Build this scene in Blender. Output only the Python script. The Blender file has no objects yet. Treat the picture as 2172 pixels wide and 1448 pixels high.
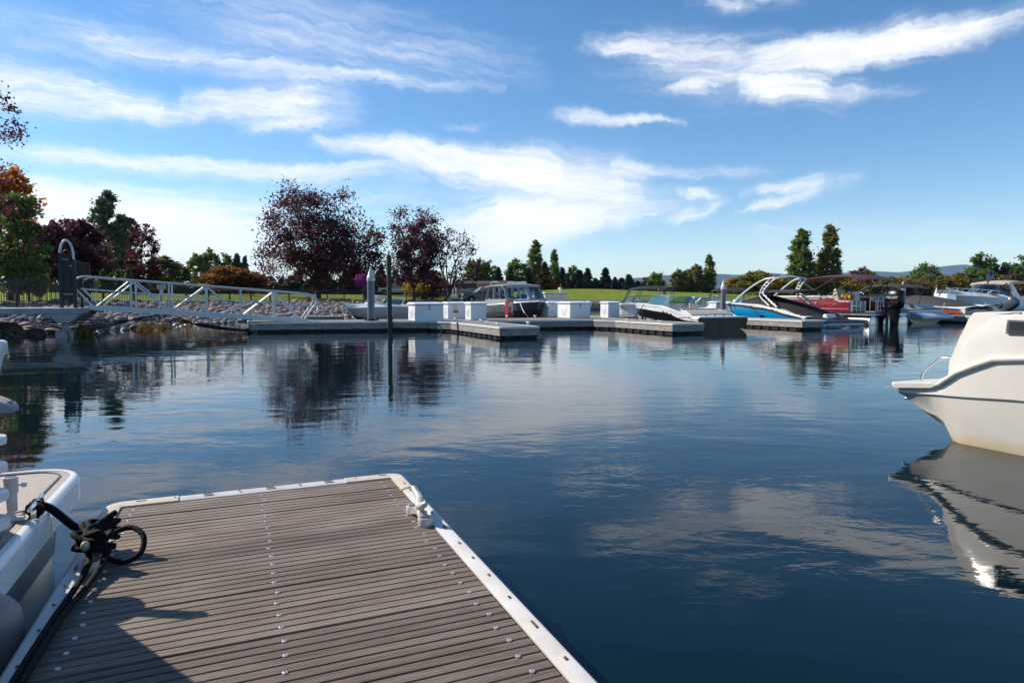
import bpy, bmesh, math, random
import numpy as np
from mathutils import Vector, Matrix, Euler

# ---------------------------------------------------------------- camera
F = 1380.0; CX = 1086.0; CY = 724.0; CZ = 1.14
TH = math.atan(90 / F)
sc = bpy.context.scene
cam_d = bpy.data.cameras.new('camera'); cam = bpy.data.objects.new('camera', cam_d)
sc.collection.objects.link(cam)
cam_d.sensor_width = 36; cam_d.lens = 36 * F / 2172; cam_d.clip_end = 40000; cam_d.clip_start = 0.05
cam.location = (0, 0, CZ); cam.rotation_euler = (math.pi / 2 - TH, 0, 0)
sc.camera = cam
sc.render.resolution_x = 1024; sc.render.resolution_y = 682
sc.render.engine = 'CYCLES'
sc.cycles.use_denoising = True
sc.cycles.max_bounces = 7; sc.cycles.transparent_max_bounces = 12
sc.cycles.glossy_bounces = 4; sc.cycles.diffuse_bounces = 3; sc.cycles.volume_bounces = 1
sc.cycles.caustics_reflective = False; sc.cycles.caustics_refractive = False
sc.cycles.sample_clamp_indirect = 6.0
vs = sc.view_settings
vs.view_transform = 'Standard'; vs.look = 'None'; vs.exposure = 0.45; vs.gamma = 1.0; vs.use_curve_mapping = False

# ---------------------------------------------------------------- pixel -> world helpers (direction only; distance from what it touches)
_c, _s = math.cos(TH), math.sin(TH)
def ray(px, py):
    x = (px - CX) / F; y = (CY - py) / F
    return Vector((x, _c + y * _s, -_s + y * _c))
def at_z(px, py, z):
    d = ray(px, py); t = (z - CZ) / d.z
    return Vector((d.x * t, d.y * t, z))
def at_y(px, py, Y):
    d = ray(px, py); t = Y / d.y
    return Vector((d.x * t, Y, CZ + d.z * t))
_ux = (500 - CX) / F / _c; _n = math.hypot(_ux, 1)
U = Vector((_ux / _n, 1 / _n, 0)); V = Vector((U.y, -U.x, 0))       # U: along the fingers, V: across them
PHI = math.atan2(V.y, V.x)
def D(v, u, z=0): return V * v + U * u + Vector((0, 0, z))
def vu(p): return (p.dot(V), p.dot(U))

# ---------------------------------------------------------------- sun and sky
SUN_EL = math.radians(37)
SUN_H = Vector((-0.93, 0.37, 0)).normalized()
S = SUN_H * math.cos(SUN_EL) + Vector((0, 0, math.sin(SUN_EL)))
sun_d = bpy.data.lights.new('sun', 'SUN'); sun = bpy.data.objects.new('sun', sun_d)
sc.collection.objects.link(sun)
sun_d.energy = 4.5; sun_d.angle = math.radians(0.5); sun_d.color = (1.0, 0.93, 0.82)
sun.rotation_euler = (-S).to_track_quat('-Z', 'Y').to_euler(); sun.location = (-30, 10, 40)

W = bpy.data.worlds.new('World'); sc.world = W; W.use_nodes = True
nt = W.node_tree; nt.nodes.clear()
def N(t, tree=None, **k):
    n = (tree or nt).nodes.new(t)
    for a, b in k.items(): setattr(n, a, b)
    return n
def mth(op, a, b=None, c=None, clamp=False, tree=None):
    tr = tree or nt
    n = tr.nodes.new('ShaderNodeMath'); n.operation = op; n.use_clamp = clamp
    for i, q in enumerate((a, b, c)):
        if q is None: continue
        if isinstance(q, (int, float)): n.inputs[i].default_value = q
        else: tr.links.new(q, n.inputs[i])
    return n.outputs[0]
def vmt(op, a, b=None, out=0, tree=None, scale=None):
    tr = tree or nt
    n = tr.nodes.new('ShaderNodeVectorMath'); n.operation = op
    for i, q in enumerate((a, b)):
        if q is None: continue
        if isinstance(q, (tuple, list)): n.inputs[i].default_value = q
        else: tr.links.new(q, n.inputs[i])
    if scale is not None:
        if isinstance(scale, (int, float)): n.inputs['Scale'].default_value = scale
        else: tr.links.new(scale, n.inputs['Scale'])
    return n.outputs[out]
def noise(vec, scale, detail=4, rough=0.55, dist=0.0, tree=None, out=0):
    tr = tree or nt
    n = tr.nodes.new('ShaderNodeTexNoise')
    n.inputs['Scale'].default_value = scale; n.inputs['Detail'].default_value = detail
    n.inputs['Roughness'].default_value = rough; n.inputs['Distortion'].default_value = dist
    if vec is not None: tr.links.new(vec, n.inputs['Vector'])
    return n.outputs[out]
def mrange(v, a, b, c=0.0, d=1.0, smooth=True, tree=None):
    tr = tree or nt
    n = tr.nodes.new('ShaderNodeMapRange'); n.interpolation_type = 'SMOOTHSTEP' if smooth else 'LINEAR'
    for i, q in enumerate((v, a, b, c, d)):
        if isinstance(q, (int, float)): n.inputs[i].default_value = q
        else: tr.links.new(q, n.inputs[i])
    return n.outputs[0]

sky = N('ShaderNodeTexSky', sky_type='NISHITA', sun_disc=False)
sky.sun_elevation = SUN_EL; sky.sun_rotation = math.atan2(SUN_H.x, SUN_H.y)
sky.altitude = 900; sky.air_density = 1.0; sky.dust_density = 0.1; sky.ozone_density = 1.2
tc = N('ShaderNodeTexCoord')
gdir = tc.outputs['Generated']
sep = N('ShaderNodeSeparateXYZ'); nt.links.new(gdir, sep.inputs[0])
az = mth('ARCTAN2', sep.outputs[0], sep.outputs[1])
el = mth('ARCSINE', sep.outputs[2])
comb = N('ShaderNodeCombineXYZ'); nt.links.new(az, comb.inputs[0]); nt.links.new(el, comb.inputs[1])
q0 = comb.outputs[0]
# wind-combed fibres: warp, then noise stretched along the bearing
w1 = vmt('SUBTRACT', noise(q0, 3.2, 3, 0.6, out=1), (0.5, 0.5, 0.5))
w2 = vmt('SUBTRACT', noise(q0, 16.0, 4, 0.65, out=1), (0.5, 0.5, 0.5))
qw = vmt('ADD', vmt('ADD', q0, vmt('MULTIPLY', w1, (0.12, 0.050, 0))), vmt('MULTIPLY', w2, (0.075, 0.026, 0)))
w3 = vmt('SUBTRACT', noise(qw, 52.0, 5, 0.7, out=1), (0.5, 0.5, 0.5))
qw = vmt('ADD', qw, vmt('MULTIPLY', w3, (0.030, 0.010, 0)))
def fibres(ang):
    r_ = N('ShaderNodeVectorRotate', rotation_type='Z_AXIS'); nt.links.new(qw, r_.inputs['Vector']); r_.inputs['Angle'].default_value = ang
    a_ = noise(vmt('MULTIPLY', r_.outputs[0], (3.5, 34.0, 0.0)), 1.0, 10, 0.70, 0.5)
    b_ = noise(vmt('MULTIPLY', r_.outputs[0], (14.0, 120.0, 0.0)), 1.0, 8, 0.70, 0.4)
    return mth('ADD', mth('MULTIPLY', a_, 0.58), mth('MULTIPLY', b_, 0.42))
GR = [fibres(0.15), fibres(0.0), fibres(-0.24)]      # streaks falling to the right, level, rising to the right
def azel(px, py):
    d = ray(px, py).normalized()
    return (math.atan2(d.x, d.y), math.asin(d.z), 0.0)
CIRRUS = [  # bearing of each streak's ends (as seen from the dock), half widths, density
    (-80, 20, 1070, 192, 30, 9, .62), (330, -20, 1130, 150, 75, 35, .46), (500, 20, 900, 60, 60, 40, .35),
    (-60, 50, 320, 155, 30, 10, .34), (-150, 150, 430, 245, 48, 16, .78), (395, 213, 720, 238, 16, 40, .98),
    (520, 268, 740, 258, 10, 16, .75), (-100, 312, 880, 368, 14, 16, .66), (330, 330, 1000, 350, 10, 8, .34),
    (690, 293, 1290, 378, 14, 48, 1.05), (960, 385, 1440, 430, 40, 45, .66), (930, 500, 1440, 425, 78, 14, 1.0),
    (1000, 470, 1250, 440, 60, 30, .6),
    (1425, 398, 1530, 406, 9, 10, .7), (1535, 410, 1400, 470, 14, 14, .62), (1590, 398, 1790, 385, 9, 18, .72),
    (1790, 392, 1560, 442, 17, 7, .72), (1480, 165, 2260, 10, 30, 18, .92), (1650, 130, 2050, 60, 22, 30, .5), (1750, 110, 1960, 20, 14, 10, .4),
    (1240, 88, 1660, 130, 14, 34, .58), (1300, 130, 1760, 190, 60, 40, .36), (1590, 182, 1765, 205, 16, 30, .8),
    (1190, 246, 1465, 260, 15, 5, .78), (1415, 192, 1505, 183, 10, 12, .6), (1800, 196, 1940, 200, 14, 8, .4),
    (1460, -10, 1570, 30, 22, 8, .5), (1560, -10, 1680, 20, 26, 10, .5), (930, 266, 1025, 267, 7, 7, .45),
    (1290, 348, 1650, 366, 12, 8, .5), (-200, 410, 560, 470, 38, 50, .95), (-200, 500, 600, 545, 80, 60, .9),
    (1500, 500, 2300, 470, 30, 40, .24), (1500, 560, 2200, 545, 20, 25, .3), (560, 440, 1000, 420, 40, 40, .35),
    (-300, 590, 1000, 600, 45, 40, .6),
]
dens = [None, None, None]
for (x0, y0, x1, y1, wa, wb, am) in CIRRUS:
    a = Vector(azel(x0, y0)); b = Vector(azel(x1, y1)); ab = b - a
    rel = vmt('SUBTRACT', qw, tuple(a))
    h = mth('MULTIPLY', vmt('DOT_PRODUCT', rel, tuple(ab), out=1), 1 / ab.length_squared, clamp=True)
    dv = vmt('SUBTRACT', rel, vmt('SCALE', tuple(ab), scale=h))
    dd = vmt('LENGTH', dv, out=1)
    wd = mth('MULTIPLY_ADD', h, (wb - wa) * 1.25 / F, wa * 1.25 / F)
    tt = mth('DIVIDE', dd, wd)
    g = mrange(tt, 0.0, 1.6, am, 0.0)
    if abs(x1 - x0) > 60: g = mth('MULTIPLY', g, mth('MULTIPLY', mrange(h, 0.0, 0.25, 0.5, 1.0), mrange(h, 1.0, 0.72, 0.45, 1.0)))
    sl = math.atan2(ab.y * (1 if ab.x > 0 else -1), abs(ab.x)); ci = 0 if sl < -.06 else (2 if sl > .08 else 1)
    dens[ci] = g if dens[ci] is None else mth('ADD', dens[ci], g)
# the same thin cirrus everywhere else in the sky
plane = vmt('DIVIDE', gdir, None)
nplane = plane.node
zz = N('ShaderNodeCombineXYZ'); zc = mth('ADD', mth('MAXIMUM', sep.outputs[2], 0.0), 0.14)
for i in range(3): nt.links.new(zc, zz.inputs[i])
nt.links.new(zz.outputs[0], nplane.inputs[1])
veil = noise(vmt('MULTIPLY', plane, (0.55, 1.5, 0.0)), 1.0, 6, 0.6, 0.7)
veil = mrange(veil, 0.5, 0.8, 0.0, 0.26)
dens[1] = mth('ADD', dens[1], veil)
cl = None
for dn, gr in zip(dens, GR):
    ero = mth('ADD', mth('MULTIPLY', dn, 1.25), mth('MULTIPLY', mth('SUBTRACT', gr, 0.5), 4.2))
    c_ = mth('MULTIPLY', mrange(ero, -0.30, 1.85, 0.0, 1.0), mth('MULTIPLY', dn, 1.7, clamp=True))
    cl = c_ if cl is None else mth('MAXIMUM', cl, c_)
cl = mth('MULTIPLY', cl, mrange(sep.outputs[2], -0.01, 0.03), clamp=True)
cl = mth('MULTIPLY', cl, 0.93)
mix = N('ShaderNodeMix', data_type='RGBA', blend_type='MIX')
nt.links.new(cl, mix.inputs['Factor']); hsv = N('ShaderNodeHueSaturation'); hsv.inputs['Saturation'].default_value = 1.28; nt.links.new(sky.outputs[0], hsv.inputs['Color']); nt.links.new(hsv.outputs[0], mix.inputs['A'])
CLOUD = (7.2, 7.3, 7.5, 1)
mix.inputs['B'].default_value = CLOUD
bg = N('ShaderNodeBackground'); bg.inputs['Strength'].default_value = 0.115
nt.links.new(mix.outputs['Result'], bg.inputs['Color'])
wo = N('ShaderNodeOutputWorld'); nt.links.new(bg.outputs[0], wo.inputs['Surface'])

# ---------------------------------------------------------------- helpers
COL = sc.collection
rng = random.Random(11)
def tag(o, label=None, cat=None, group=None, kind=None):
    if label: o['label'] = label
    if cat: o['category'] = cat
    if group: o['group'] = group
    if kind: o['kind'] = kind
    return o
def empty(name, loc=(0, 0, 0), rz=0.0, label=None, cat=None, group=None, parent=None):
    o = bpy.data.objects.new(name, None); COL.objects.link(o)
    o.location = loc; o.rotation_euler = (0, 0, rz); o.empty_display_size = 0.2
    if parent: o.parent = parent
    return tag(o, label, cat, group)
def copy_tree(o, parent=None):
    c = o.copy(); COL.objects.link(c)
    if parent: c.parent = parent
    for ch in list(o.children): copy_tree(ch, c)
    return c

class MB:
    def __init__(s): s.v = []; s.f = []; s.mi = []
    def add(s, verts, faces, mi=0, M=None):
        b = len(s.v)
        if M is not None: verts = [M @ Vector(q) for q in verts]
        s.v += [tuple(q) for q in verts]
        s.f += [tuple(b + i for i in fc) for fc in faces]
        s.mi += [mi] * len(faces)
        return s
    def box(s, c, d, R=None, mi=0, top=None):
        hx, hy, hz = d[0] / 2, d[1] / 2, d[2] / 2
        tx, ty = (hx, hy) if top is None else (hx * top[0], hy * top[1])
        vv = [(-hx, -hy, -hz), (hx, -hy, -hz), (hx, hy, -hz), (-hx, hy, -hz), (-tx, -ty, hz), (tx, -ty, hz), (tx, ty, hz), (-tx, ty, hz)]
        M = Matrix.Translation(c)
        if R is not None: M = M @ R.to_4x4()
        return s.add(vv, [(0, 3, 2, 1), (4, 5, 6, 7), (0, 1, 5, 4), (1, 2, 6, 5), (2, 3, 7, 6), (3, 0, 4, 7)], mi, M)
    def bar(s, a, b, w, h, mi=0):
        a = Vector(a); b = Vector(b); d = b - a
        R = d.to_track_quat('X', 'Z').to_matrix()
        return s.box((a + b) / 2, (d.length, w, h), R, mi)
    def tube(s, path, r, n=8, mi=0, caps=True, closed=False):
        P = [Vector(p) for p in path]; k = len(P)
        R = [r] * k if isinstance(r, (int, float)) else list(r)
        up = None; b = len(s.v)
        for i in range(k):
            if closed: t = P[(i + 1) % k] - P[i - 1]
            else: t = P[min(i + 1, k - 1)] - P[max(i - 1, 0)]
            if t.length < 1e-9: t = Vector((0, 0, 1))
            t.normalize()
            if up is None:
                up = t.orthogonal().normalized()
            else:
                up = (up - t * up.dot(t))
                up = up.normalized() if up.length > 1e-6 else t.orthogonal().normalized()
            sd = t.cross(up)
            for j in range(n):
                a = 2 * math.pi * j / n
                s.v.append(tuple(P[i] + (up * math.cos(a) + sd * math.sin(a)) * R[i]))
        kk = k if closed else k - 1
        for i in range(kk):
            for j in range(n):
                i2 = (i + 1) % k
                s.f.append((b + i * n + j, b + i * n + (j + 1) % n, b + i2 * n + (j + 1) % n, b + i2 * n + j)); s.mi.append(mi)
        if caps and not closed:
            s.f.append(tuple(b + j for j in range(n - 1, -1, -1))); s.f.append(tuple(b + (k - 1) * n + j for j in range(n))); s.mi += [mi, mi]
        return s
    def lathe(s, prof, c=(0, 0, 0), n=16, mi=0, M=None):
        rings = [[(c[0] + r * math.cos(2 * math.pi * j / n), c[1] + r * math.sin(2 * math.pi * j / n), c[2] + z) for j in range(n)] for r, z in prof]
        return s.loft(rings, True, True, mi, M)
    def loft(s, rings, closed=True, caps=False, mi=0, M=None, band=None):
        n = len(rings[0]); vv = [p for r in rings for p in r]; ff = []; mm = []
        for i in range(len(rings) - 1):
            for j in range(n if closed else n - 1):
                j2 = (j + 1) % n
                ff.append((i * n + j, i * n + j2, (i + 1) * n + j2, (i + 1) * n + j)); mm.append(band[j] if band else mi)
        if caps:
            ff.append(tuple(range(n - 1, -1, -1))); ff.append(tuple((len(rings) - 1) * n + j for j in range(n))); mm += [mi, mi]
        b = len(s.mi); s.add(vv, ff, mi, M); s.mi[b:] = mm
        return s
    def prism(s, poly, axis, a, b, mi=0, M=None):   # polygon in the plane across `axis`, swept from a to b
        def p(q, w): return {'x': (w, q[0], q[1]), 'y': (q[0], w, q[1]), 'z': (q[0], q[1], w)}[axis]
        n = len(poly); vv = [p(q, a) for q in poly] + [p(q, b) for q in poly]
        ff = [(i, (i + 1) % n, n + (i + 1) % n, n + i) for i in range(n)] + [tuple(range(n - 1, -1, -1)), tuple(range(n, 2 * n))]
        return s.add(vv, ff, mi, M)
    def quad(s, a, b, c, d, mi=0): return s.add([a, b, c, d], [(0, 1, 2, 3)], mi)
    def mesh(s, name, smooth=None):
        me = bpy.data.meshes.new(name); me.from_pydata(s.v, [], s.f)
        if s.mi and max(s.mi) > 0: me.polygons.foreach_set('material_index', s.mi)
        bm = bmesh.new(); bm.from_mesh(me); bmesh.ops.recalc_face_normals(bm, faces=bm.faces); bm.to_mesh(me); bm.free()
        if smooth:
            me.polygons.foreach_set('use_smooth', [True] * len(me.polygons)); me.set_sharp_from_angle(angle=math.radians(smooth))
        me.update()
        return me
    def build(s, name, mats, parent=None, smooth=40, bevel=0, loc=None, rz=None, label=None, cat=None, group=None, kind=None):
        me = s.mesh(name, smooth)
        for m in (mats if isinstance(mats, (list, tuple)) else [mats]): me.materials.append(m)
        o = bpy.data.objects.new(name, me); COL.objects.link(o)
        if parent: o.parent = parent
        if loc is not None: o.location = loc
        if rz is not None: o.rotation_euler = (0, 0, rz)
        if bevel:
            md = o.modifiers.new('bevel', 'BEVEL'); md.width = bevel; md.segments = 2; md.limit_method = 'ANGLE'; md.angle_limit = math.radians(40)
        return tag(o, label, cat, group, kind)

# ---------------------------------------------------------------- materials
MATS = {}
def mat(name, col, rough=0.5, metal=0.0, var=0.0, vscale=3.0, bump=0.0, bscale=30.0, spec=None, stretch=(1, 1, 1), coat=0.0, var2=None, detail=5):
    if name in MATS: return MATS[name]
    m = bpy.data.materials.new(name); m.use_nodes = True; t = m.node_tree
    b = t.nodes['Principled BSDF']
    b.inputs['Roughness'].default_value = rough; b.inputs['Metallic'].default_value = metal
    b.inputs['Base Color'].default_value = (*col, 1)
    if coat: b.inputs['Coat Weight'].default_value = coat; b.inputs['Coat Roughness'].default_value = 0.08
    if spec is not None: b.inputs['Specular IOR Level'].default_value = spec
    co = t.nodes.new('ShaderNodeTexCoord').outputs['Object']
    co = vmt('MULTIPLY', co, stretch, tree=t)
    if var:
        f = mrange(noise(co, vscale, detail, 0.6, tree=t), 0.28, 0.72, 0, 1, smooth=False, tree=t)
        mx = t.nodes.new('ShaderNodeMix'); mx.data_type = 'RGBA'
        lo = var2 if var2 else tuple(c * (1 - var) for c in col)
        mx.inputs['A'].default_value = (*lo, 1); mx.inputs['B'].default_value = (*[min(1, c * (1 + (0 if var2 else var * 0.6))) for c in col], 1)
        t.links.new(f, mx.inputs['Factor']); t.links.new(mx.outputs['Result'], b.inputs['Base Color'])
        r = mrange(f, 0, 1, max(0.02, rough - 0.08), min(1, rough + 0.08), smooth=False, tree=t); t.links.new(r, b.inputs['Roughness'])
    if bump:
        bp = t.nodes.new('ShaderNodeBump'); bp.inputs['Strength'].default_value = 1; bp.inputs['Distance'].default_value = bump
        t.links.new(noise(co, bscale, 4, 0.6, tree=t), bp.inputs['Height']); t.links.new(bp.outputs[0], b.inputs['Normal'])
    MATS[name] = m
    return m
def leafmat(name, cols, trans=0.35, rough=0.55):
    trans = min(.6, trans * 1.35)
    if name in MATS: return MATS[name]
    m = bpy.data.materials.new(name); m.use_nodes = True; t = m.node_tree; t.nodes.clear()
    g = t.nodes.new('ShaderNodeNewGeometry'); rp = t.nodes.new('ShaderNodeValToRGB')
    e = rp.color_ramp.elements
    while len(e) < len(cols): e.new(0.5)
    for i, c in enumerate(cols): e[i].position = i / max(1, len(cols) - 1); e[i].color = (*c, 1)
    t.links.new(g.outputs['Random Per Island'], rp.inputs[0])
    d = t.nodes.new('ShaderNodeBsdfPrincipled'); d.inputs['Roughness'].default_value = rough; d.inputs['Specular IOR Level'].default_value = 0.3
    t.links.new(rp.outputs[0], d.inputs['Base Color'])
    tr = t.nodes.new('ShaderNodeBsdfTranslucent'); t.links.new(rp.outputs[0], tr.inputs[0])
    mx = t.nodes.new('ShaderNodeMixShader'); mx.inputs[0].default_value = trans
    t.links.new(d.outputs[0], mx.inputs[1]); t.links.new(tr.outputs[0], mx.inputs[2])
    o = t.nodes.new('ShaderNodeOutputMaterial'); t.links.new(mx.outputs[0], o.inputs[0])
    MATS[name] = m
    return m
def glassmat(name, tint=(0.75, 0.85, 0.85), refl=0.14):
    if name in MATS: return MATS[name]
    m = bpy.data.materials.new(name); m.use_nodes = True; t = m.node_tree; t.nodes.clear()
    a = t.nodes.new('ShaderNodeBsdfTransparent'); a.inputs[0].default_value = (*tint, 1)
    g = t.nodes.new('ShaderNodeBsdfGlossy'); g.inputs['Roughness'].default_value = 0.03
    lw = t.nodes.new('ShaderNodeLayerWeight'); lw.inputs[0].default_value = 0.25
    fr = mth('MULTIPLY_ADD', lw.outputs['Fresnel'], 0.8, refl, clamp=True, tree=t)
    mx = t.nodes.new('ShaderNodeMixShader'); t.links.new(fr, mx.inputs[0])
    t.links.new(a.outputs[0], mx.inputs[1]); t.links.new(g.outputs[0], mx.inputs[2])
    o = t.nodes.new('ShaderNodeOutputMaterial'); t.links.new(mx.outputs[0], o.inputs[0])
    MATS[name] = m
    return m

WHITE = mat('gelcoat_white', (0.78, 0.77, 0.74), 0.25, coat=0.4, var=0.05, vscale=1.2)
CREAM = mat('gelcoat_cream', (0.70, 0.63, 0.54), 0.4, coat=0.2, var=0.06, vscale=1.5)
BLACK = mat('gelcoat_black', (0.008, 0.008, 0.009), 0.3, spec=0.3)
BLUE = mat('gelcoat_blue', (0.008, 0.27, 0.55), 0.22, coat=0.5)
NAVY = mat('gelcoat_navy', (0.012, 0.04, 0.14), 0.25, coat=0.4)
RED = mat('panel_red', (0.22, 0.012, 0.022), 0.25, coat=0.4)
GREYP = mat('gelcoat_charcoal', (0.055, 0.055, 0.06), 0.3, coat=0.3)
VINYL = mat('seat_vinyl_tan', (0.50, 0.42, 0.34), 0.5, var=0.08, vscale=8)
CANVAS = mat('canvas_black', (0.016, 0.016, 0.018), 0.75, var=0.2, vscale=4, bump=0.004, bscale=6)
CANVASG = mat('canvas_charcoal', (0.045, 0.043, 0.042), 0.8, var=0.25, vscale=3, bump=0.01, bscale=4)
BURG = mat('canvas_burgundy', (0.10, 0.028, 0.034), 0.8, var=0.2, vscale=3, bump=0.006, bscale=5)
ALU = mat('aluminium', (0.62, 0.62, 0.62), 0.38, 0.85, var=0.12, vscale=6)
ALUD = mat('aluminium_brushed', (0.55, 0.55, 0.53), 0.33, 1.0, var=0.25, vscale=2.0, stretch=(6, 1, 1))
ALUP = mat('aluminium_painted', (0.64, 0.63, 0.62), 0.45, 0.15, var=0.1, vscale=4)
STEEL = mat('stainless', (0.75, 0.74, 0.72), 0.16, 1.0)
RUBBER = mat('rubber_black', (0.012, 0.012, 0.012), 0.6)
GLASS = glassmat('windshield_glass')
GLASST = glassmat('windshield_teal', (0.35, 0.62, 0.58), 0.18)
GLASSD = glassmat('tinted_glass', (0.12, 0.14, 0.16), 0.2)
BOXW = mat('dock_box_white', (0.78, 0.78, 0.78), 0.4, var=0.05, vscale=2)
DARK = mat('dark_void', (0.01, 0.01, 0.01), 0.8)
VINYLW = mat('rub_strip_white', (0.72, 0.68, 0.63), 0.5, var=0.16, vscale=9, var2=(0.55, 0.50, 0.44))
VINYLC = mat('rub_strip_cream', (0.66, 0.55, 0.42), 0.5, var=0.16, vscale=9)
# ================================================================ WATER
wm = bpy.data.materials.new('lake_water'); wm.use_nodes = True; t = wm.node_tree
b = t.nodes['Principled BSDF']
b.inputs['Base Color'].default_value = (0.0008, 0.0095, 0.0135, 1); b.inputs['Roughness'].default_value = 0.015; b.inputs['IOR'].default_value = 1.333
pos = t.nodes.new('ShaderNodeNewGeometry').outputs['Position']
calm = mrange(noise(vmt('MULTIPLY', pos, (0.10, 0.16, 0), tree=t), 1.0, 3, 0.5, 0.6, tree=t), 0.35, 0.68, 0.30, 1.0, tree=t)
h1 = mth('MULTIPLY', noise(vmt('MULTIPLY', pos, (0.75, 1.35, 0), tree=t), 1.0, 2, 0.5, 0.4, tree=t), 0.0075, tree=t)
h2 = mth('MULTIPLY', noise(vmt('MULTIPLY', pos, (3.2, 6.5, 0), tree=t), 1.0, 3, 0.55, 0.5, tree=t), 0.0026, tree=t)
h3 = mth('MULTIPLY', noise(vmt('MULTIPLY', pos, (12.0, 20.0, 0), tree=t), 1.0, 2, 0.5, 0.3, tree=t), 0.0005, tree=t)
hh = mth('ADD', h1, mth('MULTIPLY', mth('ADD', h2, h3, tree=t), calm, tree=t), tree=t)
bp = t.nodes.new('ShaderNodeBump'); bp.inputs['Strength'].default_value = 1.0; bp.inputs['Distance'].default_value = 1.0
t.links.new(hh, bp.inputs['Height']); t.links.new(bp.outputs[0], b.inputs['Normal'])
R0 = 12000
MB().quad((-R0, -R0, 0), (R0, -R0, 0), (R0, R0, 0), (-R0, R0, 0)).build('water', wm, smooth=None, kind='structure')

# ================================================================ GROUND
SHORE = [(-17, -60), (-16, 0), (-15.0, 14), (-14.5, 18.5), (-14.3, 22), (-13.9, 25.5), (-13.6, 29.5), (-13.4, 35.5), (-11.2, 40), (-7.4, 47), (0, 60), (7, 77), (26, 89), (44, 100), (70, 122), (112, 140), (200, 150), (420, 120), (420, -400), (-40, -400)]
CREST = [(-27, -60), (-25, 0), (-23.5, 14), (-22.6, 20), (-21.8, 27), (-21.0, 35), (-19.8, 44), (-18.0, 51), (-15.0, 58), (-11.0, 62.5), (-6.5, 66), (0, 70.5), (6, 82)]
GZ = 0.86
def seg_dist(px, py, poly, closed):
    best = np.full(px.shape, 1e9); n = len(poly)
    for i in range(n if closed else n - 1):
        ax, ay = poly[i]; bx, by = poly[(i + 1) % n]
        dx, dy = bx - ax, by - ay
        h = np.clip(((px - ax) * dx + (py - ay) * dy) / (dx * dx + dy * dy), 0, 1)
        best = np.minimum(best, np.hypot(px - ax - h * dx, py - ay - h * dy))
    return best
def inside(px, py, poly):
    r = np.zeros(px.shape, bool); n = len(poly)
    for i in range(n):
        ax, ay = poly[i]; bx, by = poly[(i + 1) % n]
        if ay == by: continue
        c = ((ay > py) != (by > py)) & (px < (bx - ax) * (py - ay) / (by - ay) + ax)
        r ^= c
    return r
def sstep(x): x = np.clip(x, 0, 1); return x * x * (3 - 2 * x)
def ground_z(px, py):
    px = np.asarray(px, float); py = np.asarray(py, float)
    ds = seg_dist(px, py, SHORE, True); dc = seg_dist(px, py, CREST, False)
    ins = inside(px, py, SHORE)
    rock = sstep((30 - px + 0) / 22)                        # wide stone bank on the left, short turf bank on the right
    f_rock = ds / np.maximum(ds + dc, 1e-6)
    f_turf = np.clip(ds / 4.0, 0, 1)
    beyond = (dc < 1e8) & (ds > 9.5)
    fr = np.where(ds > 10.5, 1.0, np.clip(f_rock * 1.02, 0, 1))
    f = np.where(px < 6, fr, f_turf)
    z = -0.12 + (GZ + 0.12) * f ** 0.85
    far = sstep((ds - 10) / 60)
    z = z + np.where((ds > 9) & (px < 30), 0.80 * sstep(np.minimum(dc, ds - 8) / 16) * sstep((30 - px) / 22), 0)
    z = z + far * 0.25 * np.sin(px * 0.05 + 1) * np.sin(py * 0.037)
    for (cx, cy, rx, ry, a) in ((16, 108, 13, 9, 1.05), (30, 112, 12, 10, 0.95), (3, 104, 12, 8, .45), (45, 118, 16, 9, .75), (64, 140, 18, 10, .5)):
        z = z + a * np.exp(-((px - cx) / rx) ** 2 - ((py - cy) / ry) ** 2)
    zin = -0.12 - np.clip(ds * 0.22, 0, 3.0)
    return np.where(ins, zin, z)
def axis(lo, hi, step, ext):
    a = list(np.arange(lo, hi + .01, step)); g = step
    while a[-1] < ext: g *= 1.35; a.append(a[-1] + g)
    g = step
    while a[0] > -ext: g *= 1.35; a.insert(0, a[0] - g)
    return np.array(a)
xs = axis(-32, 72, 1.0, 10500); ys = axis(4, 150, 1.0, 10500)
XX, YY = np.meshgrid(xs, ys)
ZZ = ground_z(XX, YY)
nx, ny = len(xs), len(ys)
gme = bpy.data.meshes.new('ground')
idx = np.arange(nx * ny).reshape(ny, nx)
gf = np.stack([idx[:-1, :-1], idx[:-1, 1:], idx[1:, 1:], idx[1:, :-1]], -1).reshape(-1, 4)
gme.from_pydata(np.stack([XX, YY, ZZ], -1).reshape(-1, 3).tolist(), [], gf.tolist())
gme.polygons.foreach_set('use_smooth', [True] * len(gme.polygons))
dsg = seg_dist(XX, YY, SHORE, True); dcg = seg_dist(XX, YY, CREST, False)
rockf = np.where((XX < 8) & (dsg < 10) | inside(XX, YY, SHORE), 1.0, 0.0) * np.where((dsg / np.maximum(dsg + dcg, 1e-6) < .97) | inside(XX, YY, SHORE), 1, 0)
reed = np.where((XX >= 4) & ~inside(XX, YY, SHORE), np.clip(1 - dsg / 3.5, 0, 1), 0)
for nm, ar in (('rock', rockf), ('reed', reed)):
    at = gme.attributes.new(nm, 'FLOAT', 'POINT'); at.data.foreach_set('value', ar.reshape(-1).astype(np.float32))
gm = bpy.data.materials.new('grass_ground'); gm.use_nodes = True; t = gm.node_tree; b = t.nodes['Principled BSDF']
b.inputs['Roughness'].default_value = 0.9; b.inputs['Specular IOR Level'].default_value = 0.1
pos = t.nodes.new('ShaderNodeNewGeometry').outputs['Position']
n1 = noise(pos, 0.35, 5, 0.6, tree=t); n2 = noise(pos, 5.0, 4, 0.65, tree=t)
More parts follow.
